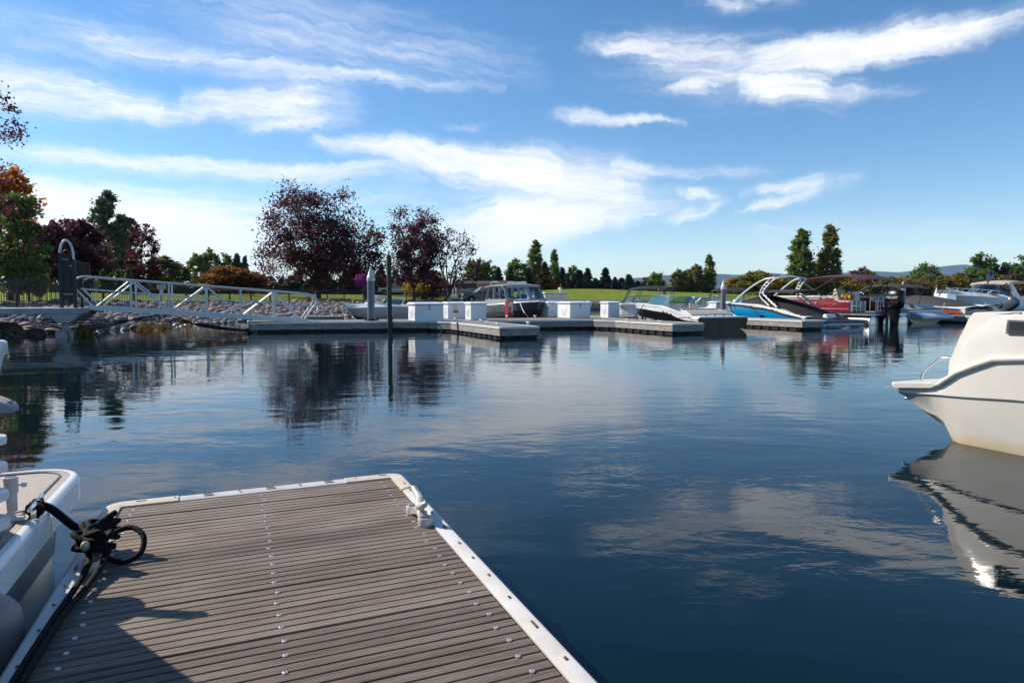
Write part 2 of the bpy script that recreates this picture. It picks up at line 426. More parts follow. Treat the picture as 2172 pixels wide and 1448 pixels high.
def cmix(tr, f, a, b_):
    m = tr.nodes.new('ShaderNodeMix'); m.data_type = 'RGBA'
    if isinstance(f, (int, float)): m.inputs['Factor'].default_value = f
    else: tr.links.new(f, m.inputs['Factor'])
    for k, q in (('A', a), ('B', b_)):
        if isinstance(q, tuple): m.inputs[k].default_value = (*q, 1)
        else: tr.links.new(q, m.inputs[k])
    return m.outputs['Result']
gcol = cmix(t, mrange(n1, .3, .7, tree=t), (0.15, 0.20, 0.022), (0.215, 0.255, 0.030))
gcol = cmix(t, mth('MULTIPLY', mrange(n2, .45, .7, tree=t), .5, tree=t), gcol, (0.075, 0.125, 0.02))
def attr(tr, n):
    a = tr.nodes.new('ShaderNodeAttribute'); a.attribute_name = n; return a.outputs['Fac']
gcol = cmix(t, attr(t, 'reed'), gcol, (0.13, 0.10, 0.035))
gcol = cmix(t, attr(t, 'rock'), gcol, (0.055, 0.048, 0.042))
t.links.new(gcol, b.inputs['Base Color'])
bp = t.nodes.new('ShaderNodeBump'); bp.inputs['Distance'].default_value = 0.05; t.links.new(n2, bp.inputs['Height']); t.links.new(bp.outputs[0], b.inputs['Normal'])
gme.materials.append(gm)
go = bpy.data.objects.new('ground', gme); COL.objects.link(go); tag(go, kind='structure')

def resample(poly, step):
    out = [Vector((*poly[0], 0))]; acc = 0
    for i in range(len(poly) - 1):
        a = Vector((*poly[i], 0)); b_ = Vector((*poly[i + 1], 0)); L = (b_ - a).length; d = step - acc
        while d <= L: out.append(a + (b_ - a) * (d / L)); d += step
        acc = (acc + L) % step if False else L - (d - step)
    return out
# footpath along the crest, just behind the fence
PATH = mat('concrete_path', (0.42, 0.38, 0.33), 0.85, var=0.12, vscale=1.5)
pm = MB(); pts = resample(CREST[2:], 1.0)
for i in range(len(pts) - 1):
    a, c = pts[i], pts[i + 1]; tdir = (c - a).normalized(); nl = Vector((-tdir.y, tdir.x, 0))
    if i == 0: nprev = nl
    q = []
    for (p, nn) in ((a, nprev), (c, nl)):
        for w in (0.15, 1.35): q.append(p + nn * w + Vector((0, 0, float(ground_z(*(p + nn * w).xy)) + 0.03)))
    pm.quad(q[0], q[2], q[3], q[1]); nprev = nl
pm.build('footpath', PATH, kind='structure')
# paved car park behind
asph = mat('asphalt', (0.06, 0.06, 0.062), 0.9, var=0.15, vscale=0.6)
lot = MB()
for i in range(14):
    for j in range(6):
        c = [(-17 + (i + a) * 2.6, 79 + (j + b_) * 2.2) for a, b_ in ((0, 0), (1, 0), (1, 1), (0, 1))]
        lot.quad(*[(x, y, float(ground_z(x, y)) + .035) for x, y in c])
lot.build('car_park', asph, kind='structure')

# ================================================================ MOUNTAINS
def mountains():
    prof = [(200, 620), (700, 610), (1200, 600), (1340, 592), (1400, 585), (1450, 581), (1530, 579), (1580, 582), (1640, 580), (1720, 586), (1800, 578), (1850, 573), (1900, 577), (1940, 573), (1985, 566), (2030, 562), (2055, 563), (2095, 573), (2140, 579), (2250, 572), (2500, 580), (2900, 590), (3600, 600)]
    Y0 = 9000.0; mb = MB(); rn = np.random.RandomState(5)
    N_ = 240; M_ = 14; px = np.linspace(200, 3600, N_)
    top = np.interp(px, [a for a, _ in prof], [q for _, q in prof])
    for k, amp in ((9, 2.2), (23, 1.2), (57, .6)):
        top += amp * np.sin(px / 3400 * k * 6.28 + rn.rand() * 6) * .6
    rows = []
    for j in range(M_):
        fz = 1 - j / (M_ - 1)
        row = []
        for i in range(N_):
            p = at_y(px[i], top[i], Y0)
            wob = 260 * math.sin(i * .55 + j * .3) + 160 * math.sin(i * 1.7 - j * .8)
            row.append((p.x, Y0 - (1 - fz) * 1900 + wob * (1 - fz) * fz * 2.2, max(-3, p.z * fz ** 1.15)))
        rows.append(row)
    back = [(r[0], r[1] + 1500, -3) for r in rows[0]]
    mb.loft([back] + rows, closed=False)
    f = mat('mountain_forest', (0.045, 0.065, 0.055), 0.95, var=0.3, vscale=0.004, spec=0.0)
    mb.build('mountain', f, smooth=60, kind='structure')
mountains()

# ================================================================ STONES
def stone_mesh(seed, sub=2):
    bm = bmesh.new(); bmesh.ops.create_icosphere(bm, subdivisions=sub, radius=1)
    r = random.Random(seed); ax = [Vector((r.uniform(-1, 1), r.uniform(-1, 1), r.uniform(-1, 1))).normalized() for _ in range(9)]
    lim = [r.uniform(0.62, 0.95) for _ in ax]
    for v in bm.verts:
        for a, l in zip(ax, lim):
            d = v.co.dot(a)
            if d > l: v.co -= a * (d - l) * 0.85
        v.co *= 1 + r.uniform(-.04, .04)
        v.co.x *= 1.25; v.co.z *= 0.72
    me = bpy.data.meshes.new('stone'); bm.to_mesh(me); bm.free()
    me.polygons.foreach_set('use_smooth', [True] * len(me.polygons)); me.set_sharp_from_angle(angle=math.radians(28))
    return me
sm = bpy.data.materials.new('bank_stone'); sm.use_nodes = True; t = sm.node_tree; b = t.nodes['Principled BSDF']
b.inputs['Roughness'].default_value = 0.85
gi = t.nodes.new('ShaderNodeNewGeometry'); oi = t.nodes.new('ShaderNodeObjectInfo')
rp = t.nodes.new('ShaderNodeValToRGB'); e = rp.color_ramp.elements
cols = [(0.13, 0.12, 0.125), (0.25, 0.19, 0.16), (0.36, 0.29, 0.24), (0.17, 0.15, 0.155), (0.33, 0.22, 0.18), (0.09, 0.085, 0.09), (0.42, 0.36, 0.31)]
while len(e) < len(cols): e.new(.5)
for i, c in enumerate(cols): e[i].position = i / (len(cols) - 1); e[i].color = (*c, 1)
t.links.new(mth('FRACT', mth('ADD', gi.outputs['Random Per Island'], oi.outputs['Random'], tree=t), tree=t), rp.inputs[0])
nz = noise(gi.outputs['Position'], 7.0, 5, .65, tree=t)
dk = cmix(t, mth('MULTIPLY', mrange(nz, .4, .7, tree=t), .45, tree=t), rp.outputs[0], (0.09, 0.08, 0.075))
sz_ = t.nodes.new('ShaderNodeSeparateXYZ'); t.links.new(gi.outputs['Position'], sz_.inputs[0])
wet = mth('MULTIPLY', mrange(sz_.outputs[2], 0.16, 0.04, 0, 1, tree=t), .7, tree=t)
dk = cmix(t, wet, dk, (0.035, 0.030, 0.024))
t.links.new(mrange(wet, 0, .7, .85, .35, tree=t), b.inputs['Roughness'])
t.links.new(dk, b.inputs['Base Color'])
bp = t.nodes.new('ShaderNodeBump'); bp.inputs['Distance'].default_value = 0.02; t.links.new(nz, bp.inputs['Height']); t.links.new(bp.outputs[0], b.inputs['Normal'])
variants = [stone_mesh(i) for i in range(12)]
for v_ in variants: v_.materials.append(sm)
spots = []
r = random.Random(3)
for _ in range(150000):
    x = r.uniform(-27, 4); y = r.uniform(12, 74)
    spots.append((x, y))
sx = np.array([q[0] for q in spots]); sy = np.array([q[1] for q in spots])
dS = seg_dist(sx, sy, SHORE, True); dC = seg_dist(sx, sy, CREST, False); insd = inside(sx, sy, SHORE)
ff_ = dS / np.maximum(dS + dC, 1e-6)
ok = ((~insd) & (ff_ < .965) & (dS < 11)) | (insd & (dS < .5))
sz = ground_z(sx, sy)
cell = {}; keep = []
for i in np.nonzero(ok)[0]:
    rad = 0.075 + 0.22 * r.random() ** 2.6 + (0.06 * r.random() if sy[i] < 27 else 0)
    k = (int(sx[i] / .6), int(sy[i] / .6)); bad = False
    for a in (-1, 0, 1):
        for c in (-1, 0, 1):
            for (x, y, q) in cell.get((k[0] + a, k[1] + c), ()):
                if (x - sx[i]) ** 2 + (y - sy[i]) ** 2 < (0.80 * (q + rad)) ** 2: bad = True; break
            if bad: break
        if bad: break
    if bad: continue
    cell.setdefault(k, []).append((sx[i], sy[i], rad)); keep.append((sx[i], sy[i], float(sz[i]), rad))
def stone_px(q):
    x, y, z, rad = q
    X = CX + F * x / y
    return rad / y * (1.0 if -40 < X < 1100 else 0.05)
keep.sort(key=stone_px, reverse=True)
bank = empty('stone_bank', (0, 0, 0)); tag(bank, 'sloping bank of loose grey and tan boulders below the black fence', 'stone bank')
for i, (x, y, z, rad) in enumerate(keep[:290]):
    o = bpy.data.objects.new('stone', variants[i % 12]); COL.objects.link(o); o.parent = bank
    o.location = (x, y, z + rad * .22); o.scale = (rad, rad, rad); o.rotation_euler = (r.uniform(-.3, .3), r.uniform(-.3, .3), r.uniform(0, 6.28))
vv, fl = [], []; low = [stone_mesh(40 + i, 1) for i in range(8)]
lowd = [(np.array([v.co for v in m.vertices]), [tuple(p.vertices) for p in m.polygons]) for m in low]
midd = [(np.array([v.co for v in m.vertices]), [tuple(p.vertices) for p in m.polygons]) for m in variants]
for i, (x, y, z, rad) in enumerate(keep[290:15000]):
    V_, F_ = (midd[i % 12] if i < 1500 else lowd[i % 8])
    R_ = np.array(Euler((r.uniform(-.35, .35), r.uniform(-.35, .35), r.uniform(0, 6.28))).to_matrix())
    b0 = len(vv); vv += ((V_ @ R_.T) * rad + (x, y, z + rad * .22)).tolist(); fl += [tuple(b0 + k for k in f_) for f_ in F_]
me = bpy.data.meshes.new('loose_stones'); me.from_pydata(vv, [], fl); me.materials.append(sm)
me.polygons.foreach_set('use_smooth', [True] * len(me.polygons)); me.set_sharp_from_angle(angle=math.radians(32))
o = bpy.data.objects.new('loose_stones', me); COL.objects.link(o); o.parent = bank; tag(o, kind='stuff')
# ================================================================ NEAR FINGER
DZ = 0.34
wood = bpy.data.materials.new('deck_wood'); wood.use_nodes = True; t = wood.node_tree; b = t.nodes['Principled BSDF']
b.inputs['Roughness'].default_value = 0.72; b.inputs['Specular IOR Level'].default_value = 0.35
co = t.nodes.new('ShaderNodeTexCoord').outputs['Object']; oi = t.nodes.new('ShaderNodeObjectInfo')
off = t.nodes.new('ShaderNodeCombineXYZ'); t.links.new(mth('MULTIPLY', oi.outputs['Random'], 37.0, tree=t), off.inputs[0]); t.links.new(mth('MULTIPLY', oi.outputs['Random'], 11.0, tree=t), off.inputs[1])
cc = vmt('ADD', co, off.outputs[0], tree=t)
g1 = noise(vmt('MULTIPLY', cc, (5.0, 130.0, 20.0), tree=t), 1.0, 5, .65, .3, tree=t)
g2 = noise(vmt('MULTIPLY', cc, (2.2, 7.0, 1.0), tree=t), 1.0, 4, .6, .3, tree=t)
g3 = noise(vmt('MULTIPLY', cc, (60.0, 400.0, 20.0), tree=t), 1.0, 3, .6, 0, tree=t)
wc = cmix(t, mrange(g1, .3, .7, tree=t), (0.105, 0.072, 0.052), (0.235, 0.175, 0.132))
wc = cmix(t, mth('MULTIPLY', mrange(g2, .38, .68, tree=t), .55, tree=t), wc, (0.29, 0.232, 0.182))
wc = cmix(t, mth('MULTIPLY', mrange(g3, .5, .75, tree=t), .35, tree=t), wc, (0.075, 0.06, 0.05))
hs = t.nodes.new('ShaderNodeHueSaturation'); t.links.new(wc, hs.inputs['Color'])
t.links.new(mth('MULTIPLY_ADD', oi.outputs['Random'], 0.42, 0.78, tree=t), hs.inputs['Value'])
t.links.new(hs.outputs[0], b.inputs['Base Color'])
bp = t.nodes.new('ShaderNodeBump'); bp.inputs['Distance'].default_value = 0.0022; t.links.new(g1, bp.inputs['Height'])
bp2 = t.nodes.new('ShaderNodeBump'); bp2.inputs['Distance'].default_value = 0.0008; t.links.new(g3, bp2.inputs['Height']); t.links.new(bp.outputs[0], bp2.inputs['Normal'])
t.links.new(bp2.outputs[0], b.inputs['Normal'])
FASC = mat('weathered_fascia', (0.33, 0.295, 0.26), 0.85, var=0.5, vscale=4, stretch=(1, 1, 5), bump=0.004, bscale=20)
FLOATM = mat('float_black', (0.012, 0.012, 0.012), 0.7)
SCREW = mat('screw_head', (0.72, 0.66, 0.64), 0.35, 0.6)
RUST = mat('rust_slot', (0.17, 0.085, 0.035), 0.8)
VA, VB, UF, UB = -0.425, 0.625, 2.84, -2.6
fin = empty('dock_finger', (0, 0, 0), PHI, 'brown grooved plank dock finger with cream rub strip and two cleats', 'dock', 'dock fingers')
PITCH = 0.137
def plank_mesh(k):
    # cross-section across the board: four ribs with three grooves, softly rounded edges
    w = 0.1325; g = 0.0032; d = 0.0035; rr = 0.0018
    prof = [(-w / 2, -0.034)]
    ribs = 4; rw = (w - 3 * g) / 4
    for i in range(ribs):
        a = -w / 2 + i * (rw + g)
        prof += [(a, -rr - (d if i else 0.004)), (a + rr, 0)]
        prof += [(a + rw - rr, 0), (a + rw, -rr - (d if i < 3 else 0.004))]
    prof += [(w / 2, -0.034)]
    mb = MB(); r = random.Random(k); n = 7; rings = []
    bow = r.uniform(-.0012, .0012)
    for i in range(n):
        x = VA + 0.003 + (VB - VA - .006) * i / (n - 1)
        s = 1 - (2 * i / (n - 1) - 1) ** 2
        rings.append([(x, y + bow * s, z + (abs(bow) * .8 * s)) for y, z in prof])
    mb.loft(rings, True, True)
    return mb
pl_meshes = []
for k in range(6):
    m = plank_mesh(k).mesh('plank', 25); m.materials.append(wood); pl_meshes.append(m)
npl = int((UF - .004 - UB) / PITCH)
scr = MB(); rr_ = random.Random(8)
for i in range(npl):
    o = bpy.data.objects.new('plank', pl_meshes[(i * 5) % 6]); COL.objects.link(o); o.parent = fin
    uc = UF - .004 - PITCH * (i + .5)
    o.location = (0, uc + rr_.uniform(-.001, .001), DZ + rr_.uniform(-.0016, .0012)); o.rotation_euler = (rr_.uniform(-.008, .008), 0, rr_.uniform(-.0009, .0009))
    for row in (VA + .055, 0.085, VB - .055):
        for du in (-.033, .033):
            scr.lathe([(0.0001, -.004), (0.0065, -.002), (0.0062, .0016), (0.0036, .0026), (0.0030, .0012), (0.0001, .001)], (row + rr_.uniform(-.006, .006), uc + du, DZ + .0005), 8)
scr.build('deck_screws', SCREW, fin, kind='stuff')
# rub strips: an L-shaped vinyl profile with a round nose
def strip(a, b_, side, matx, name):
    # profile (out, z): top flange from -0.004 to 0.05 outwards, then round nose
    prof = [(0.0, 0.004), (0.030, 0.012), (0.042, 0.011), (0.052, 0.002), (0.055, -0.012), (0.054, -0.030), (0.046, -0.040), (0.044, -.075), (0.036, -.078), (0.036, -0.002), (0.0, -0.002)]
    a = Vector(a); b_ = Vector(b_); n = Vector(side)
    rings = [[p + n * q[0] + Vector((0, 0, DZ + q[1])) for q in prof] for p in (a, (a + b_) / 2, b_)]
    return MB().loft(rings, True, True).build(name, matx, fin, 30)
CL = 0.20
strip((VA, UB, 0), (VA, UF - CL, 0), (-1, 0, 0), VINYLW, 'rub_strip')
strip((VB, UB, 0), (VB, UF - CL, 0), (1, 0, 0), VINYLW, 'rub_strip')
strip((VA + CL, UF, 0), (VB - CL, UF, 0), (0, 1, 0), VINYLW, 'rub_strip')
def corner(cx, sx):
    prof = [(-0.004, 0.008), (0.030, 0.016), (0.043, 0.014), (0.054, 0.004), (0.058, -0.012), (0.057, -0.030), (0.049, -0.042), (0.046, -.08), (0.038, -.08), (0.038, 0.001), (-0.004, 0.001)]
    rings = []
    path = [((cx, UF - CL), (sx, 0)), ((cx, UF - .02), (sx, 0))]
    for k in range(7):
        a = k / 6 * math.pi / 2
        path.append(((cx - sx * .015, UF - .015), (sx * math.cos(a), math.sin(a))))
    path += [((cx - sx * .02, UF), (0, 1)), ((cx - sx * CL, UF), (0, 1))]
    for (p, n) in path:
        rad = 0.015 if abs(p[0] - (cx - sx * .015)) < 1e-9 else 0
        rings.append([(p[0] + n[0] * (q[0] + rad), p[1] + n[1] * (q[0] + rad), DZ + q[1]) for q in prof])
    MB().loft(rings, True, True).build('corner_bumper', VINYLC, fin, 30)
corner(VA, -1); corner(VB, 1)
sl = MB(); rs = random.Random(4)
for side, v0 in ((-1, VA), (1, VB)):
    u = UF - 0.05
    for k in range(17):
        u -= 0.09 if k < 2 else rs.uniform(.12, .17)
        if u < UB: break
        w, l = ((.006, .030) if k < 3 or k % 5 == 4 else (.007, .007))
        sl.box((v0 + side * .024, u, DZ + .0145), (w, l, .0022))
for k in range(9):
    x = VA + .07 + k * .118
    sl.box((x, UF + .024, DZ + .0145), (.034 if k % 2 == 0 else .007, .006, .0022))
sl.build('fastener_slots', RUST, fin, kind='stuff')
MB().box((VA - .012, (UF + UB) / 2, DZ - .14), (.036, UF - UB, .19)).build('side_board', FASC, fin)
MB().box((VB + .012, (UF + UB) / 2, DZ - .14), (.036, UF - UB, .19)).build('side_board', FASC, fin)
MB().box(((VA + VB) / 2, UF + .012, DZ - .14), (VB - VA - .03, .036, .19)).build('end_board', FASC, fin)
MB().box(((VA + VB) / 2, (UF + UB) / 2 - .03, DZ - .29), (VB - VA - .06, UF - UB - .1, .30)).build('float', FLOATM, fin)
fr = MB()
for vv_ in (VA + .05, .085, VB - .05): fr.box((vv_, (UF + UB) / 2, DZ - .085), (.07, UF - UB - .05, .09))
fr.build('joists', FASC, fin)

# ---- cleats
GALV = mat('galvanised_cast', (0.60, 0.54, 0.49), 0.45, 0.35, var=0.12, vscale=25, bump=0.001, bscale=60)
def cleat(loc, rz, label, horn_rot=0.0):
    c = empty('dock_cleat', loc, rz, label, 'cleat', 'galvanised cleats on the dock finger')
    bmb = MB()
    for s in (-1, 1):
        rings = [(0.0275, 0), (0.0285, .004), (0.0275, .026), (0.0255, .030), (0.0190, .030), (0.0175, .027), (0.0170, .008), (0.0001, .008)]
        bmb.lathe(rings, (0, s * .072, 0), 24)
    br = []
    for i in range(11):
        y = -.052 + .104 * i / 10; k = abs(y) / .052
        w = .011 + .010 * k ** 2; z1 = .027 + .022 * (1 - k ** 1.5); z0 = .004 + .014 * (1 - k ** 2)
        br.append([(-w, y, z0), (w, y, z0), (w, y, z1 - .004), (w * .6, y, z1), (-w * .6, y, z1), (-w, y, z1 - .004)])
    bmb.loft(br, True, True)
    bmb.build('base', GALV, c, 40)
    bh = MB(); bh.lathe([(0.0001, .0085), (.011, .0085), (.011, .014), (.006, .016), (.0001, .016)], (0, -.072, 0), 6); bh.lathe([(0.0001, .0085), (.011, .0085), (.011, .014), (.006, .016), (.0001, .016)], (0, .072, 0), 6)
    bh.build('bolt_heads', RUST, c)
    path = []; rad = []
    for i in range(25):
        t_ = -1 + 2 * i / 24
        path.append((.016 * math.sin(t_ * 2.6), t_ * .108, .062 + .030 * t_ * t_ * abs(t_)))
        rad.append(.0155 - .0045 * abs(t_) ** 1.5 if abs(t_) < .985 else .006)
    MB().tube(path, rad, 14).build('horn', GALV, c, 60)
    MB().loft([[(math.cos(a) * w, math.sin(a) * l, z) for a in np.linspace(0, 2 * math.pi, 14, endpoint=False)] for w, l, z in ((.016, .034, .040), (.012, .022, .052), (.012, .024, .062))], True, True).build('pedestal', GALV, c, 60)
    return c
p = at_z(899, 1099, DZ); v0, u0 = vu(p)
cleat(D(.600, u0, DZ), PHI + .04, 'bare galvanised cleat beside the cream rub strip, no rope on it')
p = at_z(190, 1190, DZ); vL, uL = vu(p)
LC = Vector((-.405, uL, DZ))
cl_o = cleat(D(LC.x, LC.y, DZ), PHI - .03, 'galvanised cleat wrapped in a bundle of black rope')
ROPE = bpy.data.materials.new('black_braided_rope'); ROPE.use_nodes = True; t = ROPE.node_tree; b = t.nodes['Principled BSDF']
b.inputs['Base Color'].default_value = (0.006, 0.0055, 0.0055, 1); b.inputs['Roughness'].default_value = 0.8; b.inputs['Specular IOR Level'].default_value = 0.2
co = t.nodes.new('ShaderNodeTexCoord').outputs['Object']
vo = t.nodes.new('ShaderNodeTexVoronoi'); vo.inputs['Scale'].default_value = 190; t.links.new(co, vo.inputs['Vector'])
bp = t.nodes.new('ShaderNodeBump'); bp.inputs['Distance'].default_value = 0.0022; t.links.new(vo.outputs['Distance'], bp.inputs['Height']); t.links.new(bp.outputs[0], b.inputs['Normal'])
def smoothpath(pts, n=6, closed=False):
    P = [Vector(p) for p in pts]; out = []; k = len(P)
    for i in range(k if closed else k - 1):
        if closed: p0, p1, p2, p3 = P[i - 1], P[i], P[(i + 1) % k], P[(i + 2) % k]
        else: p0, p1, p2, p3 = P[max(i - 1, 0)], P[i], P[i + 1], P[min(i + 2, k - 1)]
        for j in range(n):
            t_ = j / n
            out.append(0.5 * ((2 * p1) + (-p0 + p2) * t_ + (2 * p0 - 5 * p1 + 4 * p2 - p3) * t_ ** 2 + (-p0 + 3 * p1 - 3 * p2 + p3) * t_ ** 3))
    if not closed: out.append(P[-1])
    return out
# rope in dock coordinates (x = across, y = along, z up), wound in figure-eights round the cleat horns
rope = empty('mooring_rope', (0, 0, 0), PHI, 'black braided rope knotted on the cleat with its tail along the rub strip', 'rope')
rr_ = random.Random(21); pts = []
for k in range(46):
    ph = k * 2.31
    pts.append((LC.x + (.052 + rr_.uniform(-.012, .012)) * math.sin(ph * 1.0) * (1 - .2 * (k / 46)), LC.y + .088 * math.sin(ph * .5 + .4) + rr_.uniform(-.01, .01), LC.z + .055 + .026 * math.sin(ph * 1.31 + 1) + .0010 * k))
MB().tube(smoothpath(pts, 7), .0085, 9).build('knot', ROPE, rope, 60)
lp = [(LC.x + .03, LC.y + .02, LC.z + .07), (LC.x + .085, LC.y + .02, LC.z + .085), (LC.x + .125, LC.y - .02, LC.z + .065), (LC.x + .120, LC.y - .055, LC.z + .025), (LC.x + .075, LC.y - .075, LC.z + .011), (LC.x + .03, LC.y - .05, LC.z + .02)]
MB().tube(smoothpath(lp, 8), .0085, 9).build('loop', ROPE, rope, 60)
def tail(dx, pts):
    MB().tube(smoothpath([(LC.x + a, LC.y + c, LC.z + z) for a, c, z in pts], 8), .0085, 9).build('tail', ROPE, rope, 60)
tail(0, [(-.02, -.03, .05), (-.005, -.12, .035), (-.012, -.25, .020), (-.022, -.45, .021), (-.030, -.75, .022), (-.04, -1.2, .022), (-.05, -1.9, .02)])
tail(0, [(.02, -.02, .05), (.035, -.12, .04), (.015, -.26, .020), (-.005, -.45, .022), (-.012, -.75, .024), (-.02, -1.2, .023), (-.03, -1.9, .02)])
PZ = 0.48
pc = at_z(77, 1078, PZ + .02); pv, pu = vu(pc)
MB().tube(smoothpath([(LC.x - .01, LC.y + .03, LC.z + .055), (LC.x - .01 + (pv - LC.x) * .35, LC.y + .03 + (pu - LC.y) * .35, LC.z + .095), (LC.x - .01 + (pv - LC.x) * .75, LC.y + .03 + (pu - LC.y) * .75, PZ + .014), (pv, pu, PZ + .03)], 8), [.0085] * 8 + [.012] * 17, 9).build('line', ROPE, rope, 60)

# ================================================================ FAR DOCKS
FWOOD = mat('far_deck_boards', (0.235, 0.205, 0.18), 0.8, var=0.28, vscale=2.0, stretch=(1, 9, 1))
def far_dock(name, poly, label, edges, group='marina dock sections'):
    """poly in (v,u), counter-clockwise; edges = indices that carry fascia boards"""
    o = empty(name, (0, 0, 0), PHI, label, 'dock', group)
    MB().prism(poly, 'z', DZ - .07, DZ).build('deck', FWOOD, o)
    cx_ = sum(p[0] for p in poly) / len(poly); cy_ = sum(p[1] for p in poly) / len(poly)
    MB().prism([(cx_ + (p[0] - cx_) * .96, cy_ + (p[1] - cy_) * .96) for p in poly], 'z', -.2, DZ - .07).build('float', FLOATM, o)
    for i in edges:
        a = Vector((*poly[i], 0)); c = Vector((*poly[(i + 1) % len(poly)], 0)); dr = (c - a).normalized(); nl = Vector((dr.y, -dr.x, 0)); L = (c - a).length
        MB().bar(a + nl * .012 + Vector((0, 0, DZ - .03)), c + nl * .012 + Vector((0, 0, DZ - .03)), .06, .075).build('rub_strip', VINYLW, o, bevel=.012)
        k = max(1, round(L / 2.4))
        for j in range(k):
            p0 = a + dr * (L * j / k + .008) + nl * .005; p1 = a + dr * (L * (j + 1) / k - .008) + nl * .005
            MB().bar(p0 + Vector((0, 0, DZ - .165)), p1 + Vector((0, 0, DZ - .165)), .05, .17).build('fascia_board', FASC, o)
        tie = MB()
        for j in range(int(L / .45)):
            p0 = a + dr * (.2 + j * .45) + nl * .0; tie.box((p0.x, p0.y, .05), (.12, .05, .06))
        tie.build('float_lugs', FLOATM, o, kind='stuff')
    return o
def wf(v): return 23.85 - 0.16 * v
walk = far_dock('main_walkway', [(0.45, wf(.45)), (14.5, wf(14.5)), (14.5, wf(14.5) + 3.6), (0.45, wf(.45) + 2.2)], 'long grey walkway carrying the row of white dock boxes', [0, 1, 3], 'marina walkways')
far_dock('side_walkway', [(14.56, 25.3), (44, 25.0), (44, 27.2), (14.56, 27.6)], 'walkway running behind the bows of the moored boats', [0, 2], 'marina walkways')
def finger(v0, v1, u0, ub, label, gus=.55):
    return far_dock('dock_finger', [(v0, u0), (v1, u0), (v1, ub - .9), (v1 + gus, ub), (v0 - gus, ub), (v0, ub - .9)], label, [0, 1, 5, 2, 4], 'dock fingers')
finger(6.95, 8.15, 17.15, wf(7.5) - .06, 'empty wooden dock finger next to the upright rusty steel post')
finger(13.0, 14.2, 17.25, wf(13.6) - .06, 'wooden dock finger alongside the black and white bowrider', .4)
finger(19.25, 20.3, 17.85, 25.1, 'wooden dock finger alongside the bright blue boat')
finger(31.8, 32.9, 18.5, 25.0, 'dock finger beside the covered red and blue boat')
# small cleats on the far fingers
for i, (px, py) in enumerate([(1020, 683), (1055, 690), (1120, 688), (965, 679), (1330, 681), (1400, 685), (1075, 673), (1135, 673)]):
    p = at_z(px, py, DZ); c = MB()
    c.tube([(0, -.14, .08), (0, -.05, .065), (0, .05, .065), (0, .14, .08)], .018, 6); c.box((0, -.04, .03), (.04, .03, .07)); c.box((0, .04, .03), (.04, .03, .07)); c.box((0, 0, .006), (.06, .16, .012))
    c.build('dock_cleat', GALV, None, loc=(p.x, p.y, DZ + .002), rz=PHI, label='small cleat on the weathered deck of the far docks', cat='cleat', group='small cleats on the far docks')

# ================================================================ GANGWAY, LANDING, GATE
GZL = 0.87
g0 = vu(at_y(205, 655, 20.4)); GU = 23.95
# the ramp runs along V at u = GU..GU+1.15 ; ends found from its picture columns
def col_on_u(px, u):                       # where the vertical plane u = const is met in column px
    d = ray(px, 640); tt = u / d.dot(U); return (d * tt).dot(V)
ga, gb = col_on_u(190, GU), col_on_u(652, GU)
gang = empty('gangway', (0, 0, 0), PHI, 'aluminium truss gangway with curved handrails sloping down to the dock', 'gangway')
def gz(v, h=0): f_ = (v - ga) / (gb - ga); return GZL + .02 + (DZ + .05 - GZL - .02) * f_ + h
RH = 0.94
for s, du in (('near', 0), ('far', 1.15)):
    uu = GU + du
    pth = []
    lo = ga - .02; hi = gb + .02
    pts = [(lo + .10, gz(lo) + .02), (lo - .20, gz(lo) + .40), (lo - .36, gz(lo) + .62), (lo - .36, gz(lo) + .78), (lo - .25, gz(lo) + .90), (lo - .02, gz(lo) + RH + .01), (lo + .35, gz(lo + .35) + RH)]
    pts += [(lo + (hi - lo) * k / 8, gz(lo + (hi - lo) * k / 8) + RH) for k in range(1, 8)]
    pts += [(hi - .25, gz(hi) + RH + .01), (hi + .14, gz(hi) + RH - .05), (hi + .28, gz(hi) + .76), (hi + .26, gz(hi) + .58), (hi + .05, gz(hi) + .30), (hi - .14, gz(hi) + .02)]
    MB().tube(smoothpath([(a, uu, z) for a, z in pts], 5), .030, 10).build('handrail', ALUP, gang, 60)
    MB().bar((lo - .2, uu, gz(lo - .2) + .55), (hi + .12, uu, gz(hi + .12) + .50), .03, .045).build('mid_rail', ALUP, gang)
    MB().bar((lo, uu, gz(lo) - .02), (hi, uu, gz(hi) - .02), .06, .15).build('bottom_chord', ALUP, gang)
    xsv = [ga + (gb - ga) * k / 6.05 for k in (1.05, 2.05, 3.05, 4.05, 5.05)]
    for x in xsv: MB().bar((x, uu, gz(x)), (x, uu, gz(x) + RH - .02), .055, .055).build('upright', ALUP, gang)
    brk = [lo + .16] + xsv + [hi - .22]
    for k in range(6):
        a, c = brk[k], brk[k + 1]
        if k % 2 == 0: q = ((a + .05, uu, gz(a) + .03), (c - .05, uu, gz(c) + RH - .05))
        else: q = ((a + .05, uu, gz(a) + RH - .05), (c - .05, uu, gz(c) + .03))
        MB().tube(q, .027, 8).build('diagonal', ALUP, gang)
MB().box(((ga + gb) / 2, GU + .575, gz((ga + gb) / 2) + .015), ((gb - ga) + .1, 1.08, .03), Matrix.Rotation(-math.atan2(gz(ga) - gz(gb), gb - ga) * -1, 3, 'Y')).build('tread', ALU, gang)
MB().prism([(gb - .02, gz(gb)), (gb + .7, DZ + .01), (gb + .7, DZ + .003), (gb - .02, DZ + .003)], 'y', GU + .03, GU + 1.12).build('toe_plate', ALU, gang)
CONC = mat('concrete', (0.36, 0.345, 0.33), 0.85, var=0.3, vscale=3)
land = empty('gangway_landing', (0, 0, 0), PHI, 'grey concrete landing slab on a post, under the black gate', 'landing')
